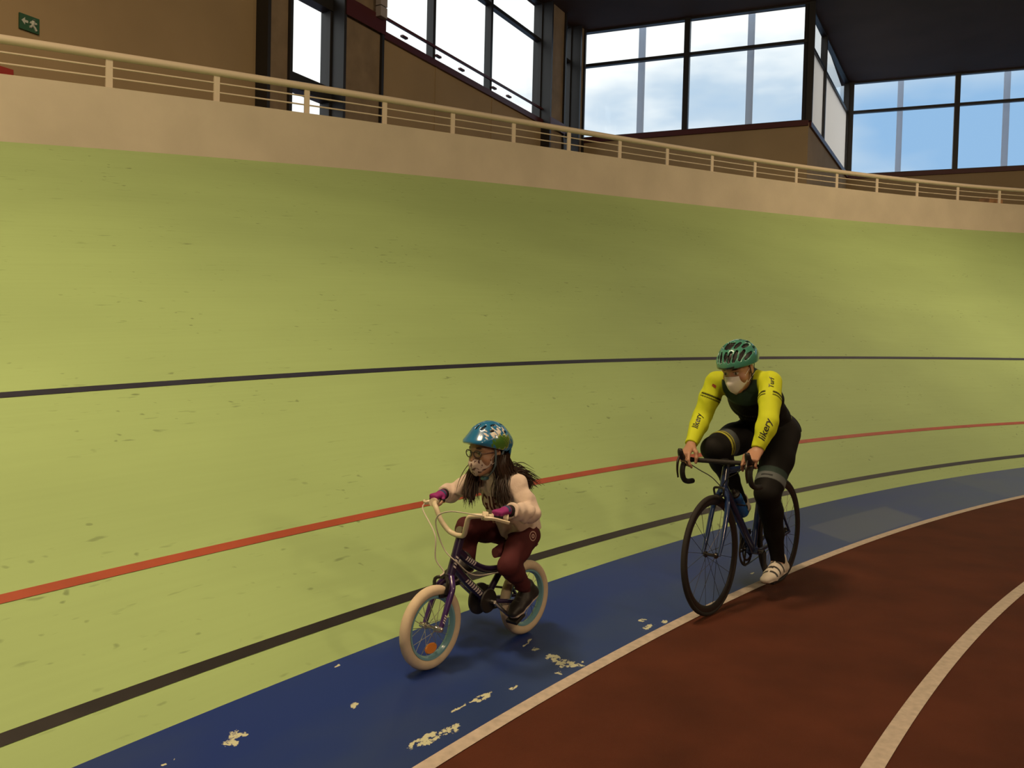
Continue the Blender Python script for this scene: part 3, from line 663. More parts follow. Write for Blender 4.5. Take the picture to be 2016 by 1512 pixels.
# ------------------------------------------------------------------ figures: smooth distance-field solids meshed as one surface
class SDF:
    def __init__(s, lo, hi, h):
        s.lo = np.array(lo, float); s.h = h; s.n = np.ceil((np.array(hi)-s.lo)/h).astype(int)+1
        s.V = np.full(s.n, .08, np.float32)
    def blk(s, lo, hi, pad):
        a = np.clip(np.floor((np.array(lo)-pad-s.lo)/s.h).astype(int), 0, s.n-1); b = np.clip(np.ceil((np.array(hi)+pad-s.lo)/s.h).astype(int)+1, 1, s.n)
        sl = tuple(slice(a[i], b[i]) for i in range(3))
        ax = [(s.lo[i]+s.h*np.arange(a[i], b[i])).astype(np.float32) for i in range(3)]
        return sl, ax[0][:, None, None], ax[1][None, :, None], ax[2][None, None, :]
    def mix(s, sl, d, k, op):
        a = s.V[sl]
        if op == 'u': q = np.maximum(k-np.abs(a-d), 0)/k; s.V[sl] = np.minimum(a, d)-q*q*k*.25
        elif op == 's': d = -d; q = np.maximum(k-np.abs(a-d), 0)/k; s.V[sl] = np.maximum(a, d)+q*q*k*.25
        elif op == 'i': s.V[sl] = np.maximum(a, d)
    def cone(s, a, b, ra, rb, k=.02, op='u', lat=None):
        a = np.array(a, float); b = np.array(b, float); r = max(ra, rb)*(max(1, lat[1]) if lat else 1)
        sl, X, Y, Z = s.blk(np.minimum(a, b)-r, np.maximum(a, b)+r, k+3*s.h)
        ab = b-a; L2 = float(ab@ab)+1e-12
        px, py, pz = X-a[0], Y-a[1], Z-a[2]
        t = np.clip((px*ab[0]+py*ab[1]+pz*ab[2])/L2, 0, 1)
        qx, qy, qz = px-t*ab[0], py-t*ab[1], pz-t*ab[2]
        R_ = ra+(rb-ra)*t
        if lat:
            e = lat[0]; c = qx*e[0]+qy*e[1]+qz*e[2]; kf = 1-1/lat[1]; qx = qx-c*e[0]*kf; qy = qy-c*e[1]*kf; qz = qz-c*e[2]*kf
        s.mix(sl, np.sqrt(qx*qx+qy*qy+qz*qz)-R_, k, op)
    def chain(s, P, R, k=.02, inf=0.0, lat=None, op='u'):
        for i in range(len(P)-1): s.cone(P[i], P[i+1], R[i]+inf, R[i+1]+inf, k, op, lat)
    def ell(s, c, r, Rm=None, k=.02, op='u'):
        c = np.array(c, float); r = np.array(r, float); m = r.max()
        sl, X, Y, Z = s.blk(c-m, c+m, k+3*s.h); Rm = np.eye(3) if Rm is None else Rm
        p = [X-c[0], Y-c[1], Z-c[2]]
        q = [p[0]*Rm[0, j]+p[1]*Rm[1, j]+p[2]*Rm[2, j] for j in range(3)]
        k0 = np.sqrt(sum((q[j]/r[j])**2 for j in range(3))); k1 = np.sqrt(sum((q[j]/r[j]**2)**2 for j in range(3)))+1e-9
        s.mix(sl, k0*(k0-1)/k1, k, op)
    def cut(s, p, n, lo=None, hi=None):          # remove what lies on the +n side of a plane, inside a box
        n = nrm(n); lo = s.lo if lo is None else lo; hi = s.lo+s.n*s.h if hi is None else hi
        sl, X, Y, Z = s.blk(lo, hi, 0); s.mix(sl, (X-p[0])*n[0]+(Y-p[1])*n[1]+(Z-p[2])*n[2], 1, 'i')
    def noise(s, amp, freq, seed=1):             # soft folds
        sl, X, Y, Z = s.blk(s.lo, s.lo+s.n*s.h, 0); r = np.random.default_rng(seed); wx = .35*np.sin(X*freq*.6+Y*freq*.5+Z*freq*.4)
        out = 0
        for _ in range(4):
            d = r.normal(0, 1, 3); d /= np.linalg.norm(d); out = out+np.sin((X*d[0]+Y*d[1]+Z*d[2])*freq*r.uniform(.7, 1.5)+wx*3+r.uniform(0, 6))
        s.V += (amp*.5*out).astype(np.float32)
    def mesh(s, name, material, parent, colfn=None):
        V = s.V; V[0] = V[-1] = .05; V[:, 0] = V[:, -1] = .05; V[:, :, 0] = V[:, :, -1] = .05
        I = V < 0; c = [I[a:I.shape[0]-1+a, b:I.shape[1]-1+b, d:I.shape[2]-1+d] for a in (0, 1) for b in (0, 1) for d in (0, 1)]
        an = c[0].copy(); al = c[0].copy()
        for q in c[1:]: an |= q; al &= q
        act = an & ~al; idx = np.argwhere(act); vid = np.full(act.shape, -1, np.int32); vid[act] = np.arange(len(idx))
        acc = np.zeros((len(idx), 3), np.float64); cnt = np.zeros(len(idx))
        cor = {(a, b, d): V[idx[:, 0]+a, idx[:, 1]+b, idx[:, 2]+d].astype(np.float64) for a in (0, 1) for b in (0, 1) for d in (0, 1)}
        for ax in range(3):
            for u in (0, 1):
                for w in (0, 1):
                    p0 = [0, 0, 0]; o = [i for i in range(3) if i != ax]; p0[o[0]] = u; p0[o[1]] = w; p1 = list(p0); p1[ax] = 1
                    a, b = cor[tuple(p0)], cor[tuple(p1)]; mk = (a < 0) != (b < 0)
                    t = np.where(mk, a/np.where(mk, a-b, 1), 0); P = np.tile(np.array(p0, float), (len(idx), 1)); P[:, ax] = t
                    acc[mk] += P[mk]; cnt[mk] += 1
        pts = s.lo+s.h*(idx+acc/cnt[:, None]); faces = []
        for ax in range(3):
            o = [i for i in range(3) if i != ax]
            sl0 = [slice(None)]*3; sl1 = [slice(None)]*3; sl0[ax] = slice(0, -1); sl1[ax] = slice(1, None)
            e = np.argwhere(I[tuple(sl0)] != I[tuple(sl1)]); e = e[(e[:, o[0]] > 0) & (e[:, o[1]] > 0)]
            ins = I[e[:, 0], e[:, 1], e[:, 2]]
            def cell(du, dw):
                q = e.copy(); q[:, o[0]] -= du; q[:, o[1]] -= dw; return vid[q[:, 0], q[:, 1], q[:, 2]]
            Q = np.stack([cell(1, 1), cell(0, 1), cell(0, 0), cell(1, 0)], 1)
            flip = ins if ax != 1 else ~ins
            Q[~flip] = Q[~flip][:, ::-1]; faces.append(Q)
        F = np.concatenate(faces)
        me = bpy.data.meshes.new(name); me.vertices.add(len(pts)); me.vertices.foreach_set('co', pts.astype(np.float32).ravel())
        me.loops.add(F.size); me.loops.foreach_set('vertex_index', F.astype(np.int32).ravel()); me.polygons.add(len(F)); me.polygons.foreach_set('loop_start', np.arange(0, F.size, 4, dtype=np.int32))
        me.update(); me.validate()
        if colfn is not None:
            ca_ = me.attributes.new('Col', 'FLOAT_COLOR', 'POINT'); C = np.ones((len(pts), 4), np.float32); C[:, :3] = colfn(pts); ca_.data.foreach_set('color', C.ravel())
        return link_mesh(name, me, material, parent)
def lerp(a, b, t): return np.array(a, float)+(np.array(b, float)-np.array(a, float))*t
def ss(x, a, b):
    t = np.clip((x-a)/(b-a), 0, 1); return t*t*(3-2*t)
def paint(C, col, m):
    C[:] = C*(1-m[:, None])+np.array(col)*m[:, None]
def rot_from(yaw, pitch, roll=0):       # columns: forward, left, up
    cy, sy, cp, sp_ = math.cos(yaw), math.sin(yaw), math.cos(pitch), math.sin(pitch)
    f_ = np.array([cy*cp, sy*cp, -sp_]); l_ = np.array([-sy, cy, 0]); u_ = np.cross(f_, l_)
    c, s = math.cos(roll), math.sin(roll); return np.stack([f_, l_*c+u_*s, u_*c-l_*s], 1)
class Head:
    def __init__(s, o, R, sc): s.o = np.array(o, float); s.R = R; s.sc = sc
    def w(s, p): return s.o+s.R@(np.array(p, float)*s.sc)
    def loc(s, P): return ((P-s.o)@s.R)/s.sc
def head(S, H, neck, rn):
    w, R, q = H.w, H.R, H.sc
    S.ell(w((-.012, 0, .035)), np.array([.098, .076, .086])*q, R, .02*q)
    S.ell(w((.030, 0, -.012)), np.array([.066, .064, .085])*q, R, .03*q)
    S.ell(w((.036, 0, -.066)), np.array([.052, .050, .052])*q, R, .03*q)
    S.cone(w((.074, -.012, -.100)), w((.074, .012, -.100)), .016*q, .016*q, .03*q)
    for e in (-1, 1):
        S.cone(w((.084, e*.014, .028)), w((.068, e*.050, .026)), .010*q, .009*q, .018*q)
        S.ell(w((.100, e*.033, .006)), np.array([.018, .017, .012])*q, R, .014*q, 's')
        S.ell(w((.0775, e*.033, .006)), np.array([.0125, .0125, .0125])*q, R, .003*q)
        S.cone(w((.066, e*.047, -.028)), w((.058, e*.052, -.034)), .015*q, .015*q, .025*q)
        S.ell(w((-.004, e*.076, -.004)), np.array([.020, .010, .032])*q, R, .008*q)
        S.ell(w((.000, e*.086, -.004)), np.array([.010, .006, .018])*q, R, .006*q, 's')
    S.cone(w((.090, 0, .010)), w((.108, 0, -.028)), .0075*q, .0115*q, .014*q)
    for e in (-1, 1): S.ell(w((.097, e*.012, -.033)), np.array([.011, .009, .009])*q, R, .008*q)
    S.cone(w((.088, -.016, -.066)), w((.088, .016, -.066)), .0075*q, .0075*q, .010*q); S.cone(w((.085, -.014, -.078)), w((.085, .014, -.078)), .008*q, .008*q, .010*q)
    S.cone(neck, w((-.018, 0, -.055)), rn, rn*.93, .03*q)
def head_col(H, skin, hair, iris):
    def f(P):
        C = np.tile(np.array(skin, float), (len(P), 1)); l = H.loc(P); inr = np.linalg.norm(l, axis=1) < .2
        x, y, z = l[:, 0], l[:, 1], l[:, 2]; ay = np.abs(y)
        paint(C, (skin[0]*1.02, skin[1]*.78, skin[2]*.74), inr*(1-ss(np.hypot(ay-.045, z+.032), .012, .030))*.5*(x > .03))
        paint(C, (skin[0]*.85, skin[1]*.5, skin[2]*.5), inr*(1-ss(np.hypot(y/2.4, z+.072), .007, .011))*(x > .07))
        paint(C, hair, inr*(1-ss(np.hypot((ay-.034)/2.6, z-.030-.1*(.03-abs(ay-.03))), .004, .007))*(x > .05))
        eye = inr*(1-ss(np.hypot((ay-.033)/1.25, (z-.006)*1.3), .0090, .0115))*(x > .07)
        paint(C, (.5, .47, .44), eye); paint(C, iris, inr*(1-ss(np.hypot(ay-.033, z-.006), .0055, .0075))*(x > .075))
        paint(C, (.05, .03, .02), inr*(1-ss(np.abs(z-.0145), .001, .003))*(np.abs(ay-.033) < .015)*(x > .07))
        paint(C, hair, inr*ss(z-.055+.6*np.maximum(0, -x-.0)*-1.0, 0, .01)*(x < .2)); paint(C, hair, inr*(x < -.02)*(z > -.075)*ss(-x, .02, .03))
        return C
    return f
FL = [(.044, .026, .022), (.048, .030, .023), (.044, .028, .022), (.034, .020, .019)]
MCL = [.092, .096, .092, .083]; OFF = [.029, .0095, -.0105, -.030]
def hand(S, W, f_, n_, t_, sc, curls, thumb, inf=0.0, segs=3, palm=True, spread=.05, thumbsegs=3):
    f_ = nrm(f_); n_ = nrm(np.array(n_)-f_*(np.array(n_)@f_)); t_ = nrm(np.array(t_)-f_*(np.array(t_)@f_)-n_*(np.array(t_)@n_)); W = np.array(W, float); tips = []
    for i in range(4):
        m_ = W+(f_*MCL[i]+t_*OFF[i]+n_*(-.003*abs(i-1.3)))*sc
        if palm: S.cone(W+(t_*OFF[i]*.55)*sc, m_, .0135*sc+inf, .0115*sc+inf, .016*sc)
        p = m_; ang = 0; d0 = nrm(f_+t_*spread*(1.2-i)*.8)
        for j in range(segs):
            ang += math.radians(curls[i][j]); d = d0*math.cos(ang)-n_*math.sin(ang); q = p+d*FL[i][j]*sc
            r0 = (.0098-.0009*j-(.001 if i == 3 else 0))*sc; S.cone(p, q, r0+inf, r0-.0007*sc+inf, .003*sc); p = q
        tips.append(p)
    if thumbsegs:
        p = W+(f_*.022+t_*.026-n_*.006)*sc
        S.cone(W+f_*.01*sc, p, .015*sc+inf, .015*sc+inf, .012*sc)
        for j, (ln, v) in enumerate(zip((.042, .032, .026)[:thumbsegs], thumb)):
            d = nrm(f_*v[0]+t_*v[1]+n_*v[2]); q = p+d*ln*sc; r0 = (.0130-.0016*j)*sc; S.cone(p, q, r0+inf, r0-.0012*sc+inf, .008*sc); p = q
    return tips
def ypair(s): return np.array([1, s, 1.0])
M_SKIN = vmat('skin', .5); M_FAB = vmat('stretch_fabric', .7, bump=.12, bscale=22, spec=.22); M_SWEAT = vmat('sweatshirt_cotton', .9, bump=.55, bscale=16, sheen=.2, spec=.2); M_GLOSSV = vmat('helmet_shell', .22, coat=.6); M_SHOE = vmat('shoe_upper', .5)

# ================================================================== adult rider
ad = empty('person', M_AD); tag(ad, 'adult cyclist in yellow-sleeved jersey, mint helmet and white face mask', 'person')
LO, HI = (-.04, -.40, .04), (1.08, .40, 1.62); HV = .0045
yv = np.array([0, 1., 0])
def a_torso(S, inf):
    S.chain([(.15, 0, 1.005), (.25, 0, 1.085), (.39, 0, 1.195), (.50, 0, 1.262)], [.112, .104, .112, .106], .04, inf, (yv, 1.34))
    for e in (-1, 1):
        S.cone((.13, e*.075, .985), (.17, e*.085, .975), .098+inf, .095+inf, .05)
        S.cone((.545, 0, 1.312), (.572, e*.155, 1.305), .062+inf, .056+inf, .05)
def a_neck(S, inf, top=1.0):
    a = np.array([.550, 0, 1.325]); b = lerp(a, (.625, 0, 1.395), top); S.cone(a, b, .062+inf, .054+inf, .04)
HIP = {e: np.array([.20, e*.098, .975]) for e in (1, -1)}
KNEE = {1: np.array([.497, .122, .640]), -1: np.array([.650, -.150, .900])}
ANK = {1: np.array([.332, .124, .215]), -1: np.array([.330, -.125, .560])}
def a_leg(S, e, inf, t0=0.0, t1=2.0):
    h_, k_, a_ = HIP[e], KNEE[e], ANK[e]; back = nrm(np.cross(yv, k_-a_)); back = -back if back[0] > 0 else back
    P = [h_, lerp(h_, k_, .45)+[0, e*.006, .004], lerp(h_, k_, .85), k_, lerp(k_, a_, .28)+back*.014, lerp(k_, a_, .6)+back*.008, a_]
    R_ = [.098, .093, .078, .069, .066, .052, .037]; T = [0, .45, .85, 1.0, 1.28, 1.6, 2.0]
    ts = [t0]+[t for t in T if t0 < t < t1]+[t1]
    Pi = [np.array([np.interp(t, T, [p[j] for p in P]) for j in range(3)]) for t in ts]; Ri = [float(np.interp(t, T, R_)) for t in ts]
    S.chain(Pi, Ri, .025, inf)
SHO = {e: np.array([.575, e*.172, 1.300]) for e in (1, -1)}
ELB = {1: np.array([.752, .232, 1.080]), -1: np.array([.632, -.238, 1.084])}
WRI = {1: np.array([.838, .206, .922]), -1: np.array([.838, -.206, .924])}
def a_arm(S, e, inf, t0=0.0, t1=2.0):
    s_, b_, w_ = SHO[e], ELB[e], WRI[e]
    P = [s_, lerp(s_, b_, .45), b_, lerp(b_, w_, .25), w_]; R_ = [.060, .056, .049, .048, .029]; T = [0, .45, 1, 1.25, 2]
    ts = [t0]+[t for t in T if t0 < t < t1]+[t1]
    S.chain([np.array([np.interp(t, T, [p[j] for p in P]) for j in range(3)]) for t in ts], [float(np.interp(t, T, R_)) for t in ts], .02, inf)
HA = Head((.645, 0.004, 1.384), rot_from(math.radians(-6), math.radians(25), math.radians(2)), 1.06)
S = SDF(LO, HI, HV)
a_torso(S, -.004); a_neck(S, -.006)
for e in (1, -1): a_leg(S, e, -.004); a_arm(S, e, -.004)
for e in (1, -1): S.chain([ANK[e], ANK[e]+[.02, 0, -.05], ANK[e]+[.12, 0, -.075]], [.032, .036, .03], .03)
head(S, HA, np.array([.575, 0, 1.335]), .052)
for e in (1, -1):
    hand(S, WRI[e]+[-.006, 0, .002], (.90, -e*.04, -.42), (.42, e*.25, .88), (0, -e, .15), 1.02, [(38, 52, 30), (55, 58, 34), (58, 60, 34), (60, 60, 34)] if e > 0 else [(30, 45, 25), (52, 58, 34), (56, 60, 34), (58, 60, 34)], [(.75, .55, -.45), (.7, .0, -.8), (.5, -.35, -.8)])
SK_A = (.46, .255, .165)
S.mesh('body', M_SKIN, ad, head_col(HA, SK_A, (.03, .018, .012), (.05, .03, .02)))
# jersey: yellow sleeves and shoulders, black trunk, dark green collar
S = SDF((-.02, -.40, .85), (.95, .40, 1.48), .0045)
a_torso(S, .004); a_neck(S, .006, .95)
for e in (1, -1):
    a_arm(S, e, .006); w_, b_ = WRI[e], ELB[e]; S.cut(lerp(b_, w_, .93), w_-b_, w_-.06, w_+.06)
S.cut((.10, 0, .99), (-.15, 0, -1), (-.02, -.3, .85), (.50, .3, 1.05))
YEL = (.60, .70, .028); BLKF = (.006, .0055, .0055); GRN = (.030, .062, .052)
def segd(P, a, b):
    ab = b-a; t = np.clip(((P-a)@ab)/(ab@ab), 0, 1); return np.linalg.norm(P-(a+t[:, None]*ab), axis=1), t
def jersey_col(P):
    C = np.tile(np.array(BLKF), (len(P), 1)); x, y, z = P.T; ay = np.abs(y)
    ax_ = nrm([.62, 0, .55]); u = (P-np.array([.30, 0, 1.12]))@ax_                     # along the trunk
    nrm_f = (P-np.array([.50, 0, 1.25]))@nrm([.66, 0, -.75])                           # + = chest side
    paint(C, GRN, ss(u, .205, .215)*ss(nrm_f, -.02, .0)*(ay < .13)); paint(C, (.02, .035, .03), ss(-nrm_f, .05, .06)*ss(u, .15, .16))
    for e in (1, -1):
        d1, t1 = segd(P, SHO[e], ELB[e]); d2, t2 = segd(P, ELB[e], WRI[e]); m = (y*e > 0)
        arm = m*ss(ay, .108, .114)*((np.minimum(d1, d2) < .088))
        arm = np.maximum(arm, m*ss(ay, .072, .078)*ss(z, 1.315, 1.322))
        paint(C, YEL, arm*1.0)
        for tb_, lw in ((.40, .018), (.47, .007)):                                     # thin black armband, broken in the middle
            front = np.abs((P-lerp(SHO[e], ELB[e], tb_))@nrm(np.cross(nrm(ELB[e]-SHO[e]), [0, 0, 1])))
            paint(C, BLKF, arm*(1-ss(np.abs(t1-tb_-.0), lw, lw+.015))*(d1 < .085)*(t1 < .9)*ss(front, .018, .022)*.95)
    paint(C, GRN, ss((P-np.array([.565, 0, 1.335]))@nrm([.45, 0, .9]), .012, .018)*(ay < .085))
    hip = (1-ss(np.abs(u+.085+(ay-.12)*.6), .012, .018))*ss(ay, .085, .095)*(y > 0); paint(C, (.33, .36, .03), hip*(ay < .165)*(z < 1.09))
    for uc, w_ in ((.10, .005), (.055, .004)): paint(C, (.10, .10, .10), (1-ss(np.abs(u-uc), w_, w_+.004))*ss(nrm_f, .03, .04)*(ay < .06)*ss(np.sin(y*420+uc*900), .0, .4))
    return C
S.noise(.0018, 60, 5)
jer = S.mesh('jersey', M_FAB, ad, jersey_col)
# shorts
S = SDF((-.02, -.40, .52), (.80, .40, 1.14), .0045)
a_torso(S, .002); S.cut((.25, 0, 1.06), (.6, 0, .8))
for e, tend in ((1, .88), (-1, .86)):
    a_leg(S, e, .006, 0, tend+.12); p = lerp(HIP[e], KNEE[e], tend); S.cut(p, KNEE[e]-HIP[e], p-.15, p+.15)
def shorts_col(P):
    C = np.tile(np.array(BLKF), (len(P), 1)); y = P[:, 1]
    for e, tend in ((1, .88), (-1, .86)):
        h_, k_ = HIP[e], KNEE[e]; t = ((P-h_)@(k_-h_))/((k_-h_)@(k_-h_)); L_ = np.linalg.norm(k_-h_); dd = (tend-t)*L_; sd_ = (y*e > 0)*1.0
        if e > 0:
            paint(C, (.035, .06, .055), sd_*(1-ss(dd, .085, .088))*ss(dd, .0, .001)); paint(C, (.13, .15, .16), sd_*(1-ss(dd, .045, .048)))
            paint(C, (.03, .035, .04), sd_*(1-ss(np.abs(dd-.022), .004, .007))*(np.abs(P[:, 1]-.125) < .035)*(P[:, 0] > .4))
        else:
            paint(C, (.085, .10, .105), sd_*(1-ss(dd, .088, .092))); paint(C, (.36, .36, .05), sd_*(1-ss(dd, .036, .039))); paint(C, (.02, .02, .02), sd_*(1-ss(np.abs(dd-.020), .004, .006))*(P[:, 1] > -.14))
    return C
S.mesh('bib_shorts', M_FAB, ad, shorts_col)
for e in (1, -1):
    S = SDF((.10, -.30, .12), (.80, .30, 1.02), .0045); a_leg(S, e, .003, .70, 2.0); a_, k_ = ANK[e], KNEE[e]
    S.cone(a_, lerp(k_, a_, 1.12), .036, .040, .02); S.cut(lerp(k_, a_, 1.08), a_-k_, a_-.09, a_+.07); S.mesh('leg_warmer', M_FAB, ad, lambda P: np.tile(np.array((.005, .0045, .0045)), (len(P), 1)))
# white shoes with dark straps
for e, pz, tilt in ((1, .100, -.10), (-1, .440, -.10)):
    S = SDF((.20, e*.125-.09, pz-.05), (.60, e*.125+.09, pz+.20), .0035); R_ = rot_from(0, -tilt); o = np.array([.415, e*.125, pz+.010])
    w = lambda p: o+R_@np.array(p, float)
    S.chain([w((-.150, 0, .040)), w((-.06, 0, .042)), w((.03, 0, .032)), w((.095, -e*.006, .027))], [.033, .034, .033, .024], .02, 0, (yv, 1.28))
    S.cone(w((-.135, 0, .05)), w((-.118, 0, .105)), .037, .036, .03); S.cone(w((-.11, 0, .09)), w((-.01, 0, .048)), .034, .031, .03)
    S.cone(w((-.13, 0, .10)), ANK[e]+[0, 0, .03], .028, .026, .006, 's')
    S.chain([w((-.145, 0, .012)), w((-.05, 0, .012)), w((.03, 0, .012)), w((.095, -e*.006, .012))], [.0125, .012, .014, .0105], .004, 0, (yv, 3.0)); S.cut(w((0, 0, .004)), R_@np.array([0, 0, -1.]))
    def shoe_col(P):
        l = (P-o)@R_; C = np.tile(np.array((.66, .62, .55)), (len(P), 1)); paint(C, (.02, .02, .02), 1-ss(l[:, 2], .010, .012))
        for c in (-.045, .0, .048): paint(C, (.03, .03, .03), (1-ss(np.abs(l[:, 0]+l[:, 1]*.25-c), .006, .009))*(l[:, 2] > .035)*ss(np.abs(l[:, 1]), .003, .006))
        paint(C, (.03, .03, .03), (1-ss(np.abs(l[:, 0]-.085+l[:, 2]), .006, .009))*(np.abs(l[:, 1]) < .012)*(l[:, 2] > .03))
        return C
    S.mesh('cycling_shoe', M_SHOE, ad, shoe_col)
# helmet: shell with long vents over a black liner
def make_helmet(H, parent, rad, liner, vents, clipp, name, colfn, vr, brim=None):
    o = H.w((-.012, 0, .045)); q = H.sc; R = H.R
    S = SDF(o-.2*q, o+.2*q, .0034); S.ell(o, np.array(rad)*q, R, .01)
    if brim: S.ell(H.w((.080, 0, .066)), np.array([.052, .078, .022])*q, R, .03)
    S.cone(H.w((-.105, -.03, .03)), H.w((-.105, .03, .03)), .040*q, .040*q, .03)
    S.ell(o, np.array(liner)*q, R, .004, 's')
    for P in vents:
        pts = []
        for (x, y) in P:
            zz = max(0, 1-(x/rad[0])**2-(y/rad[1])**2); pts.append(o+R@(np.array([x, y, rad[2]*math.sqrt(zz)])*q*.965))
        S.chain(pts, [vr*q*(.7 if j in (0, len(pts)-1) else 1) for j in range(len(pts))], .004, 0, None, 's')
    for p_, n_ in clipp: S.cut(H.w(p_), R@np.array(n_, float))
    sh = S.mesh(name, M_GLOSSV, parent, colfn)
    S = SDF(o-.2*q, o+.2*q, .005); S.ell(o, (np.array(liner)+.004)*q, R, .01)
    for p_, n_ in clipp: S.cut(H.w(np.array(p_)+np.array(n_)*-.006), R@np.array(n_, float))
    S.ell(o-R[:, 2]*.05*q, np.array([.103, .081, .105])*q, R, .004, 's')
    S.mesh('liner', M_BLK, sh)
    return sh
MINT = (.065, .27, .205)
def mint_col(P):
    C = np.tile(np.array(MINT), (len(P), 1)); l = HA.loc(P)
    paint(C, (.015, .03, .028), (1-ss(l[:, 2]-(.058+.0*l[:, 0]), .0, .004))*(np.abs(l[:, 1]) < .050)*(l[:, 0] > .08)*ss(l[:, 2], .047, .050))
    r = np.linalg.norm((l-[-.012, 0, .045])/[.142, .105, .112], axis=1); paint(C, (.01, .01, .01), (1-ss(r, .955, .975))*(l[:, 0] > -.10))
    return C
vents = [[(.070, 0), (.045, 0), (.015, 0)], [(.065, .014), (.04, .016), (.01, .018)], [(.065, -.014), (.04, -.016), (.01, -.018)], [(.128, .004), (.112, .004), (.095, .003)]]
for e in (1, -1):
    vents += [[(.128, e*.024), (.112, e*.027), (.088, e*.030)], [(.116, e*.048), (.098, e*.052), (.066, e*.055)], [(.092, e*.072), (.066, e*.077), (.030, e*.080)], [(.060, e*.091), (.03, e*.096), (-.005, e*.098)],
              [(.052, e*.040), (.025, e*.043), (-.010, e*.045)], [(.02, e*.068), (-.005, e*.070), (-.035, e*.070)], [(-.04, e*.022), (-.07, e*.022), (-.105, e*.020)], [(-.05, e*.055), (-.075, e*.053), (-.10, e*.048)], [(-.05, e*.086), (-.07, e*.082), (-.09, e*.075)]]
hel = make_helmet(HA, ad, (.142, .105, .112), (.124, .091, .098), vents, [((.10, 0, .044), (.20, 0, -1)), ((-.06, 0, .006), (-.05, 0, -1))], 'helmet', mint_col, .0108)
# ear straps, face mask
def mask(H, parent, material, deep, top, bot, wid):
    b = MB(); rows = []
    for v in np.linspace(0, 1, 9):
        row = []
        for a in np.linspace(-1, 1, 15):
            aa = abs(a); ridge = np.interp(v, [0, .3, .7, 1], [.106, .108+deep, .104+deep*.8, .088]); zr = np.interp(v, [0, 1], [top, bot])
            ze = np.interp(v, [0, 1], [top-.012, bot+.058]); xe = .052-.012*v-max(0, wid-.068)*5; ye = wid*(1-.10*v)
            t = aa**1.15; x = ridge*(1-t)+xe*t+(.010 if wid < .07 else .021)*math.sin(aa*math.pi); y = math.copysign(ye*aa**.95, a); z = zr*(1-aa**1.3)+ze*aa**1.3
            row.append(H.w((x, y, z)))
        rows.append(row)
    b.grid(rows); mo = b.build('face_mask', material, parent, solid=.003)
    for e in (1, -1):
        st = MB()
        for z0, z1 in ((top-.014, .018), (bot+.056, -.036)): st.tube(spline([H.w((.046, e*wid*.97, z0)), H.w((.02, e*.075, (z0+z1)/2)), H.w((-.012, e*.083, z1))], 4), .0016, 5)
        st.build('ear_loop', material, mo)
    return mo
mask(HA, ad, mat('white_mask', (.78, .76, .74), .85), .030, -.004, -.120, .068)
st = MB()
for e in (1, -1):
    st.tube(spline([HA.w((.012, e*.082, .035)), HA.w((.012, e*.080, -.03)), HA.w((.015, e*.068, -.085)), HA.w((.03, e*.02, -.128)), HA.w((.032, 0, -.130))], 5), .0045, 6, flat=.4)
    st.tube(spline([HA.w((-.05, e*.082, .03)), HA.w((-.015, e*.082, -.02)), HA.w((.012, e*.073, -.06))], 4), .0045, 6, flat=.4)
st.build('chin_strap', M_BLK, hel)
# lettering on sleeves
def dense(V, F):
    bm = bmesh.new(); vs_ = [bm.verts.new(v) for v in V]
    for f in F:
        try: bm.faces.new([vs_[i] for i in f])
        except ValueError: pass
    bmesh.ops.triangulate(bm, faces=bm.faces); bmesh.ops.subdivide_edges(bm, edges=bm.edges, cuts=2, use_grid_fill=True); bm.verts.index_update()
    r = (np.array([v.co[:] for v in bm.verts]), [tuple(v.index for v in f.verts) for f in bm.faces]); bm.free(); return r
def bvh_of(o):
    me = o.data; return BVHTree.FromPolygons([v.co[:] for v in me.vertices], [tuple(p.vertices) for p in me.polygons])
def arm_text(body, size, a, b, tcen, face, name, parent, bv, flip=1, shear=.25, bold=.0, m_=None, up=None, arc=0.0):
    V, F = dense(*text_mesh(body, size, shear, bold)); a = np.array(a, float); b = np.array(b, float); d = nrm(b-a)
    n_ = np.array(face, float); n_ = nrm(n_-d*(n_@d)); u_ = np.cross(n_, d)           # reading along d, letters upright along u_ seen from n_
    out = []
    for (x, y, _) in V:
        c = a+(b-a)*tcen+d*x+u_*y+n_*.12+d*(arc*y*y)
        h = bv.ray_cast(Vector(c), Vector(-n_), .25)
        out.append(np.array(h[0])+n_*.0022 if h[0] is not None else c-n_*.08)
    mb = MB(); mb.add(out, F); return mb.build(name, m_ or M_BLK, parent, smooth=False)
BVJ = bvh_of(jer)
Minv = np.array(M_AD.inverted()); camL = (Minv @ np.array([0, 0, CAMH, 1]))[:3]
vl = camL-ELB[1]
arm_text('likery', .056, WRI[1], ELB[1], .62, vl, 'lettering', jer, BVJ, bold=.0006)
arm_text('likery', .054, WRI[-1], ELB[-1], .64, camL-ELB[-1]+np.array([0, -1.2, 0]), 'lettering', jer, BVJ, bold=.0006)
arm_text('Turf', .040, ELB[1], SHO[1], .80, camL-SHO[1]+np.array([0, .6, 1.6]), 'lettering', jer, BVJ, bold=.0004)
arm_text('ii', .030, ELB[-1], SHO[-1], .86, camL-SHO[-1]+np.array([0, .2, 1.0]), 'crest', jer, BVJ, m_=mat('red_print', (.35, .05, .03), .6), bold=.003)

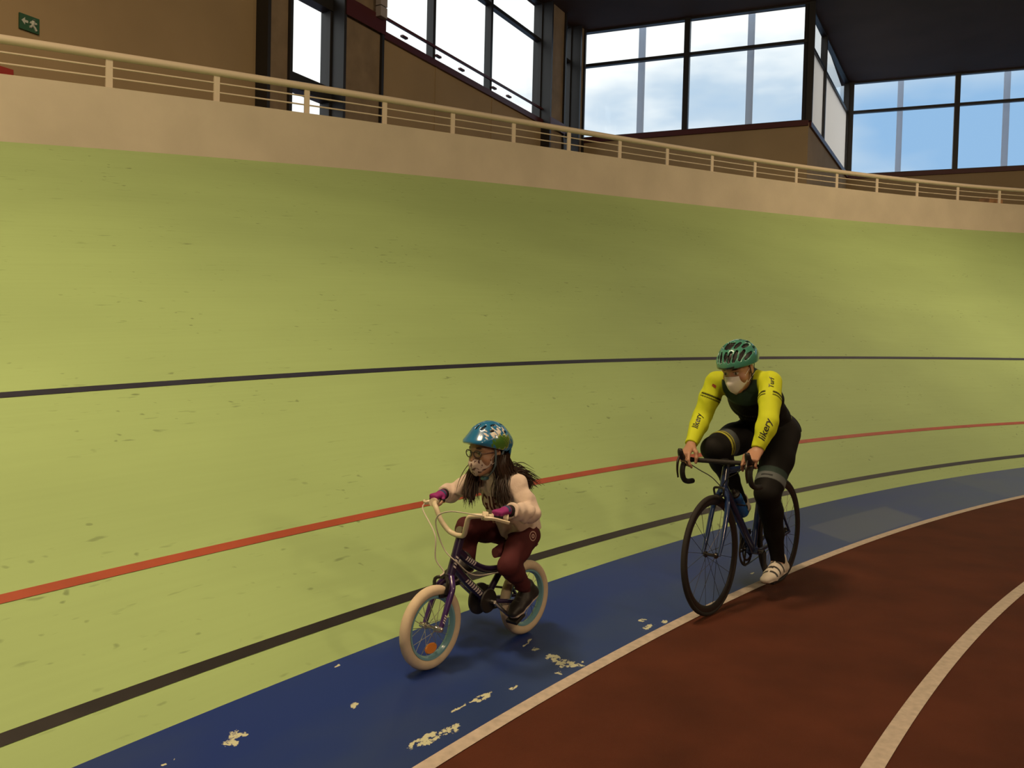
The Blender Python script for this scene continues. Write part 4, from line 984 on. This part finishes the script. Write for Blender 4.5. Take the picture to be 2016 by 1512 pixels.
# ================================================================== child rider
ch = empty('person', M_CH); tag(ch, "child in pale pink sweatshirt and blue helmet riding the purple bicycle", 'person')
HC = Head((.318, -.002, .908), rot_from(math.radians(-7), math.radians(7), 0), .86)
CH_, CK, CA_ = {1: np.array([.085, .055, .505]), -1: np.array([.085, -.055, .505])}, {1: np.array([.282, .112, .398]), -1: np.array([.325, -.112, .545])}, {1: np.array([.100, .098, .236]), -1: np.array([.308, -.098, .368])}
def c_torso(S, inf):
    S.chain([(.075, 0, .515), (.115, 0, .580), (.175, 0, .675), (.205, 0, .725)], [.082, .076, .079, .074], .03, inf, (yv, 1.16))
    for e in (-1, 1): S.cone((.225, 0, .765), CS[e], .044+inf, .040+inf, .03)
CS = {1: np.array([.226, .098, .755]), -1: np.array([.246, -.098, .762])}
CE = {1: np.array([.222, .192, .640]), -1: np.array([.292, -.232, .690])}
def gcen(s): return lerp(GR[s][0], GR[s][1], .50)
CWR = {s: gcen(s)+np.array([-.044, s*.004, .026]) for s in (1, -1)}
def c_arm(S, e, inf, t1=2.0, wr=.021):
    s_, b_, w_ = CS[e], CE[e], CWR[e]; P = [s_, lerp(s_, b_, .5), b_, lerp(b_, w_, .3), w_]; R_ = [.040, .034, .030, .030, wr]
    S.chain(P, R_, .016, inf)
def c_leg(S, e, inf, t1=1):
    h_, k_, a_ = CH_[e], CK[e], CA_[e]; back = nrm(np.cross(yv, k_-a_)); back = -back if back[0] > 0 else back
    S.chain([h_, lerp(h_, k_, .5), k_, lerp(k_, a_, .3)+back*.009, lerp(k_, a_, .65)+back*.004, a_], [.066, .056, .042, .040, .031, .026], .02, inf)
CSH = {}
for e, ball, dirx in ((1, PED_L-.045*nrm([.90, 0, -.43]), nrm([.90, 0, -.43])), (-1, PED_R, nrm([.97, 0, -.2]))):
    upv = np.cross(dirx, yv); upv = upv if upv[2] > 0 else -upv
    o = np.array(ball)+upv*.010; o[1] = CA_[e][1]; CSH[e] = (o, np.stack([dirx, yv, upv], 1))
S = SDF((-.06, -.32, .06), (.56, .32, 1.06), .0032)
c_torso(S, -.004)
for e in (1, -1):
    c_arm(S, e, -.003); c_leg(S, e, -.003)
    S.chain([CA_[e], CSH[e][0]+CSH[e][1]@np.array([-.085, 0, .030]), CSH[e][0]+CSH[e][1]@np.array([.02, 0, .022])], [.022, .018, .016], .01)
    hand(S, CWR[e], (1, e*-.06, .0), (0, 0, 1), (0, -e, 0), .66, [(82, 78, 45)]*4, [(.6, .5, -.6), (.75, -.1, -.65), (.6, -.4, -.6)])
head(S, HC, np.array([.245, 0, .790]), .036)
SK_C = (.40, .235, .15)
S.mesh('body', M_SKIN, ch, head_col(HC, SK_C, (.022, .011, .007), (.03, .018, .012)))
# sweatshirt
S = SDF((-.06, -.30, .44), (.46, .30, .86), .0032)
c_torso(S, .012); S.cone((.232, 0, .775), (.262, 0, .812), .047, .044, .03)
for e in (1, -1):
    c_arm(S, e, .010, wr=.024); w_, b_ = CWR[e], CE[e]; S.cut(lerp(b_, w_, .86), w_-b_, w_-.05, w_+.05)
tdir = nrm([.52, 0, .85]); S.cut((.055, 0, .520), -tdir*1.0+np.array([0.12, 0, 0]), (-.06, -.16, .40), (.32, .16, .60))
hem = np.array([.055, 0, .520])
S.chain([(.062, 0, .533), (.075, 0, .552)], [.094, .096], .01, 0, (yv, 1.16)); S.cut((.055, 0, .518), -tdir*1.0+np.array([0.12, 0, 0]), (-.06, -.16, .40), (.32, .16, .60))
S.noise(.0050, 75, 3)
PINK = (.66, .545, .47)
sw = S.mesh('sweatshirt', M_SWEAT, ch, lambda P: np.tile(np.array(PINK), (len(P), 1)))
BVS = bvh_of(sw)
fn = nrm([.85, 0, -.45]); cen = np.array([.196, 0, .702])
V, F = dense(*text_mesh('GIRL', .088, 0, .0012)); out = []
for (x, y, _) in V:
    c = cen+yv*(x*.92+.006)+tdir*y*1.15+fn*.2; h = BVS.ray_cast(Vector(c), Vector(-fn), .3); out.append(np.array(h[0])+fn*.002 if h[0] is not None else c-fn*.12)
MB().add(out, F).build('lettering', mat('maroon_print', (.10, .02, .022), .8), sw, smooth=False)
# leggings, shoes
S = SDF((-.06, -.20, .18), (.42, .20, .62), .0032)
c_torso(S, .003); S.cut((.09, 0, .56), tdir)
for e in (1, -1): c_leg(S, e, .003); S.cut(lerp(CK[e], CA_[e], .97), CA_[e]-CK[e], CA_[e]-.045, CA_[e]+.045)
S.noise(.0028, 70, 8)
MAR = (.072, .016, .019)
lg_ = S.mesh('leggings', vmat('leggings_knit', .8, bump=.3, bscale=14, spec=.2), ch, lambda P: np.tile(np.array(MAR), (len(P), 1)))
BVL = bvh_of(lg_)
rg = MB()
pc = np.array([.10, .10, .515]); nn = nrm([.55, .8, -.1]); uu = nrm(np.cross([0, 0, 1], nn)); ww = np.cross(nn, uu)
for r0, r1, n_ in ((.016, .020, 20), (.004, .009, 10)):
    ring = []
    for k in range(n_+1):
        a = 2*math.pi*k/n_; pr_ = []
        for r_ in (r0, r1):
            c = pc+(uu*math.cos(a)+ww*math.sin(a))*r_+nn*.1; h = BVL.ray_cast(Vector(c), Vector(-nn), .3); pr_.append(np.array(h[0])+nn*.0015 if h[0] is not None else c-nn*.08)
        ring.append(pr_)
    rg.grid(ring)
rg.build('badge', mat('pale_badge_print', (.42, .28, .24), .7), lg_, smooth=False)
for e in (1, -1):
    o, R_ = CSH[e]; upv = R_[:, 2]
    S = SDF(o-.17, o+.17, .003); w = lambda p: o+R_@np.array(p, float)
    S.chain([w((-.105, 0, .030)), w((-.04, 0, .032)), w((.02, 0, .026)), w((.055, 0, .022))], [.027, .028, .027, .021], .015, 0, (yv, 1.25))
    S.cone(w((-.098, 0, .03)), w((-.088, 0, .078)), .030, .030, .02); S.cone(w((-.08, 0, .068)), w((-.01, 0, .036)), .028, .025, .02)
    S.cone(w((-.092, 0, .075)), CA_[e]+(CK[e]-CA_[e])*.15, .024, .024, .005, 's')
    S.chain([w((-.100, 0, .010)), w((-.03, 0, .010)), w((.02, 0, .010)), w((.056, 0, .010))], [.0110, .0105, .0118, .0095], .004, 0, (yv, 3.1)); S.cut(w((0, 0, .001)), -upv)
    def sneaker(P, o=o, R_=R_):
        l = (P-o)@R_; C = np.tile(np.array((.016, .014, .015)), (len(P), 1)); paint(C, (.52, .46, .42), 1-ss(l[:, 2], .0150, .0165))
        for c in (-.035, -.012, .01): paint(C, (.05, .05, .05), (1-ss(np.abs(l[:, 0]-c), .002, .004))*(np.abs(l[:, 1]) < .014)*(l[:, 2] > .03))
        return C
    S.mesh('sneaker', M_SHOE, ch, sneaker)
# fingerless gloves
for e in (1, -1):
    W_ = CWR[e]; S = SDF(W_-.11, W_+.11, .0026)
    hand(S, W_, (1, e*-.06, .0), (0, 0, 1), (0, -e, 0), .66, [(82, 78, 45)]*4, [(.6, .5, -.6), (.75, -.1, -.65), (.6, -.4, -.6)], inf=.0024, segs=1, thumbsegs=1)
    S.cone(lerp(CE[e], W_, .88), W_+[.006, 0, 0], .026, .022, .01)
    def glove(P, W_=W_, e=e):
        C = np.tile(np.array((.27, .028, .17)), (len(P), 1)); d = nrm(W_-CE[e]); paint(C, (.02, .018, .02), 1-ss((P-W_)@d, -.002, .003)); paint(C, (.02, .018, .02), 1-ss(P[:, 2]-W_[2], -.016, -.010)); paint(C, (.04, .07, .16), (1-ss(np.abs((P-W_)@d-.012), .006, .009))*(P[:, 2] > W_[2]+.0)); return C
    S.mesh('glove', M_FAB, ch, glove)
# helmet with white splash and green blob
def kid_col(P):
    l = HC.loc(P); C = np.tile(np.array((.022, .165, .36)), (len(P), 1)); x, y, z = l.T
    wob = .010*np.sin(x*170+z*60)+.008*np.sin(x*310-z*140+y*90)
    white = np.hypot((x-.010)/2.6, z-.106+.12*(x-.01))+wob
    paint(C, (.80, .76, .70), (1-ss(white, .014, .017))*(y > .02))
    w2 = np.hypot((x+.05)/1.2, z-.112)+wob*.8; paint(C, (.75, .72, .68), (1-ss(w2, .005, .007))*(y > .01))  # small highlight on the shell, painted in as white
    g_ = np.hypot((x+.022)/1.7, (z-.054))+wob*.5; paint(C, (.075, .19, .03), (1-ss(g_, .037, .040))*(y > .02)); paint(C, (.42, .45, .08), (1-ss(np.abs(g_-.037), .0015, .003))*(y > .02)*(x < .01))
    ln = np.abs(np.sin(z*260+x*120)); paint(C, (.30, .36, .06), (1-ss(ln, .10, .2))*(g_ < .033)*(x < -.03)*(y > .02))
    g2 = np.hypot((x+.04)/1.5, z-.062); paint(C, (.075, .19, .03), (1-ss(g2, .03, .032))*(y < -.02))
    r = np.linalg.norm((l-[-.012, 0, .045])/[.130, .104, .116], axis=1); paint(C, (.012, .012, .014), (1-ss(r, .95, .975))*(z > .0)*(x > -.09))
    return C
kv = [[(.085, 0), (.055, 0)], [(.01, .0), (-.02, 0)]]
for e in (1, -1): kv += [[(.075, e*.035), (.05, e*.037)], [(.02, e*.052), (-.005, e*.053)], [(-.05, e*.045), (-.075, e*.043)], [(-.045, e*.083), (-.055, e*.082)], [(.045, e*.072), (.03, e*.076)]]
hc = make_helmet(HC, ch, (.130, .104, .116), (.116, .091, .101), kv, [((.09, 0, .050), (.36, 0, -1)), ((-.06, 0, -.004), (-.1, 0, -1))], 'helmet', kid_col, .0088, brim=True)
b = MB(); rows = []                                                                # rear shell hanging below the vents
for a in np.linspace(-.75, .75, 9): rows.append([HC.w((-.012-.125*math.cos(a)*k, .104*math.sin(a)*k*1.05, zz)) for zz, k in ((.05, 1.0), (.02, .99), (-.012, .95), (-.030, .91))])
b.grid(rows); b.build('rear_shell', mat('helmet_blue', (.022, .165, .36), .25, coat=.6), hc, solid=.010)
st = MB()
for e in (1, -1):
    st.tube(spline([HC.w((.018, e*.084, .03)), HC.w((.018, e*.083, -.03)), HC.w((.022, e*.073, -.078)), HC.w((.03, e*.035, -.122)), HC.w((.035, 0, -.132))], 5), .0065, 6, flat=.4)
    st.tube(spline([HC.w((-.045, e*.088, .02)), HC.w((-.015, e*.088, -.025)), HC.w((.016, e*.080, -.066))], 4), .0065, 6, flat=.4)
st.build('chin_strap', mat('grey_blue_strap', (.10, .15, .19), .6), hc)
MB().box(HC.w((.04, .012, -.136)), (.030, .026, .014), HC.R[:, 0], HC.R[:, 1], HC.R[:, 2]).build('buckle', mat('teal_buckle', (.05, .13, .17), .4), hc, bevel=.003)
# patterned mask
pm = bpy.data.materials.new('patterned_mask'); pm.use_nodes = True; n = pm.node_tree.nodes; l = pm.node_tree.links; b_ = n['Principled BSDF']
t_ = n.new('ShaderNodeTexCoord'); v_ = n.new('ShaderNodeTexNoise'); v_.inputs['Scale'].default_value = 75; v_.inputs['Detail'].default_value = 1; l.new(t_.outputs['Object'], v_.inputs[0])
r_ = n.new('ShaderNodeValToRGB'); l.new(v_.outputs['Fac'], r_.inputs[0]); r_.color_ramp.elements[0].position = .38; r_.color_ramp.elements[0].color = (.10, .05, .05, 1); r_.color_ramp.elements[1].position = .46; r_.color_ramp.elements[1].color = (.56, .46, .42, 1)
l.new(r_.outputs[0], b_.inputs['Base Color']); b_.inputs['Roughness'].default_value = .9
mask(HC, ch, pm, .016, -.020, -.118, .071)
# glasses
gl = MB()
for e in (1, -1):
    c = np.array((.104, e*.034, .004)); ring = [HC.w(c+[-.010*abs(math.cos(a)*e > 0)*math.cos(a)*e*.8, .025*math.cos(a), .019*math.sin(a)]) for a in np.linspace(0, 2*math.pi, 21)]
    gl.tube(ring, .0023, 6, cap=False); gl.tube(spline([HC.w((.096, e*.059, .008)), HC.w((.05, e*.078, .008)), HC.w((-.005, e*.084, .006))], 4), .0015, 5)
gl.tube(spline([HC.w((.106, -.010, .010)), HC.w((.110, 0, .013)), HC.w((.106, .010, .010))], 3), .0016, 5)
gl = gl.build('glasses', mat('dark_glasses_frame', (.05, .03, .05), .35), ch)
for e in (1, -1):
    lb = MB(); c = HC.w((.103, e*.034, .004)); ring = [HC.w((.103-.008*max(0, math.cos(a)*e)*math.cos(a)*e, e*.034+.0245*math.cos(a), .004+.0185*math.sin(a))) for a in np.linspace(0, 2*math.pi, 20, endpoint=False)]
    lb.add([c]+ring, [(0, i+1, (i+1) % 20+1) for i in range(20)]); lb.build('lens', M_GLASS, gl)
# long dark hair, built of many locks
hr = MB(); 
def lock(g, n_, j0, j1, r0, r1, sides=5):
    g = [np.array(p, float) for p in g]
    for _ in range(n_):
        o0 = np.clip(rng.normal(0, 1, 3), -1.6, 1.6)*j0; o0[2] = -abs(o0[2])*.6; o1 = rng.normal(0, 1, 3)*j1; mid = rng.normal(0, .006, 3)
        P = [p+o0*(1-t)+o1*t+mid*math.sin(math.pi*t) for p, t in zip(g, np.linspace(0, 1, len(g)))]
        hr.tube(spline(P, 5), [r0*.8, r0, r0*.8, r1], sides, cap=False)
hw = HC.w
guides = [([hw((-.02, -.074, -.012)), hw((-.005, -.078, -.07)), (.305, -.086, .80), (.335, -.078, .745), (.350, -.068, .688)], 1.0, .012, .017),
    ([hw((-.015, .076, -.012)), hw((-.012, .079, -.07)), (.288, .068, .80), (.304, .070, .75), (.296, .078, .690)], 1.5, .013, .016),
    ([hw((-.05, .068, -.012)), hw((-.06, .068, -.07)), (.245, .068, .80), (.205, .072, .795), (.145, .085, .757)], 1.3, .014, .018),
    ([hw((-.06, .055, -.012)), hw((-.075, .055, -.08)), (.225, .050, .805), (.15, .055, .790), (.085, .060, .745)], 1.5, .015, .021),
    ([hw((-.095, .0, -.012)), hw((-.105, .0, -.06)), (.20, .010, .81), (.13, .0, .790), (.065, .0, .742)], 1.5, .020, .023),
    ([hw((-.07, -.05, -.012)), hw((-.085, -.045, -.08)), (.225, -.05, .80), (.16, -.06, .765), (.12, -.06, .73)], .8, .014, .018)]
for g_, k_, j0, j1 in guides:
    lock(g_, int(36*k_), j0*.75, j1*.7, .0085, .002, 5); lock(g_, int(190*k_), j0, j1*1.15, .0026, .0006, 4)
hr.build('hair', mat('dark_brown_hair', (.030, .014, .008), .45, var=.3, scale=40), ch)
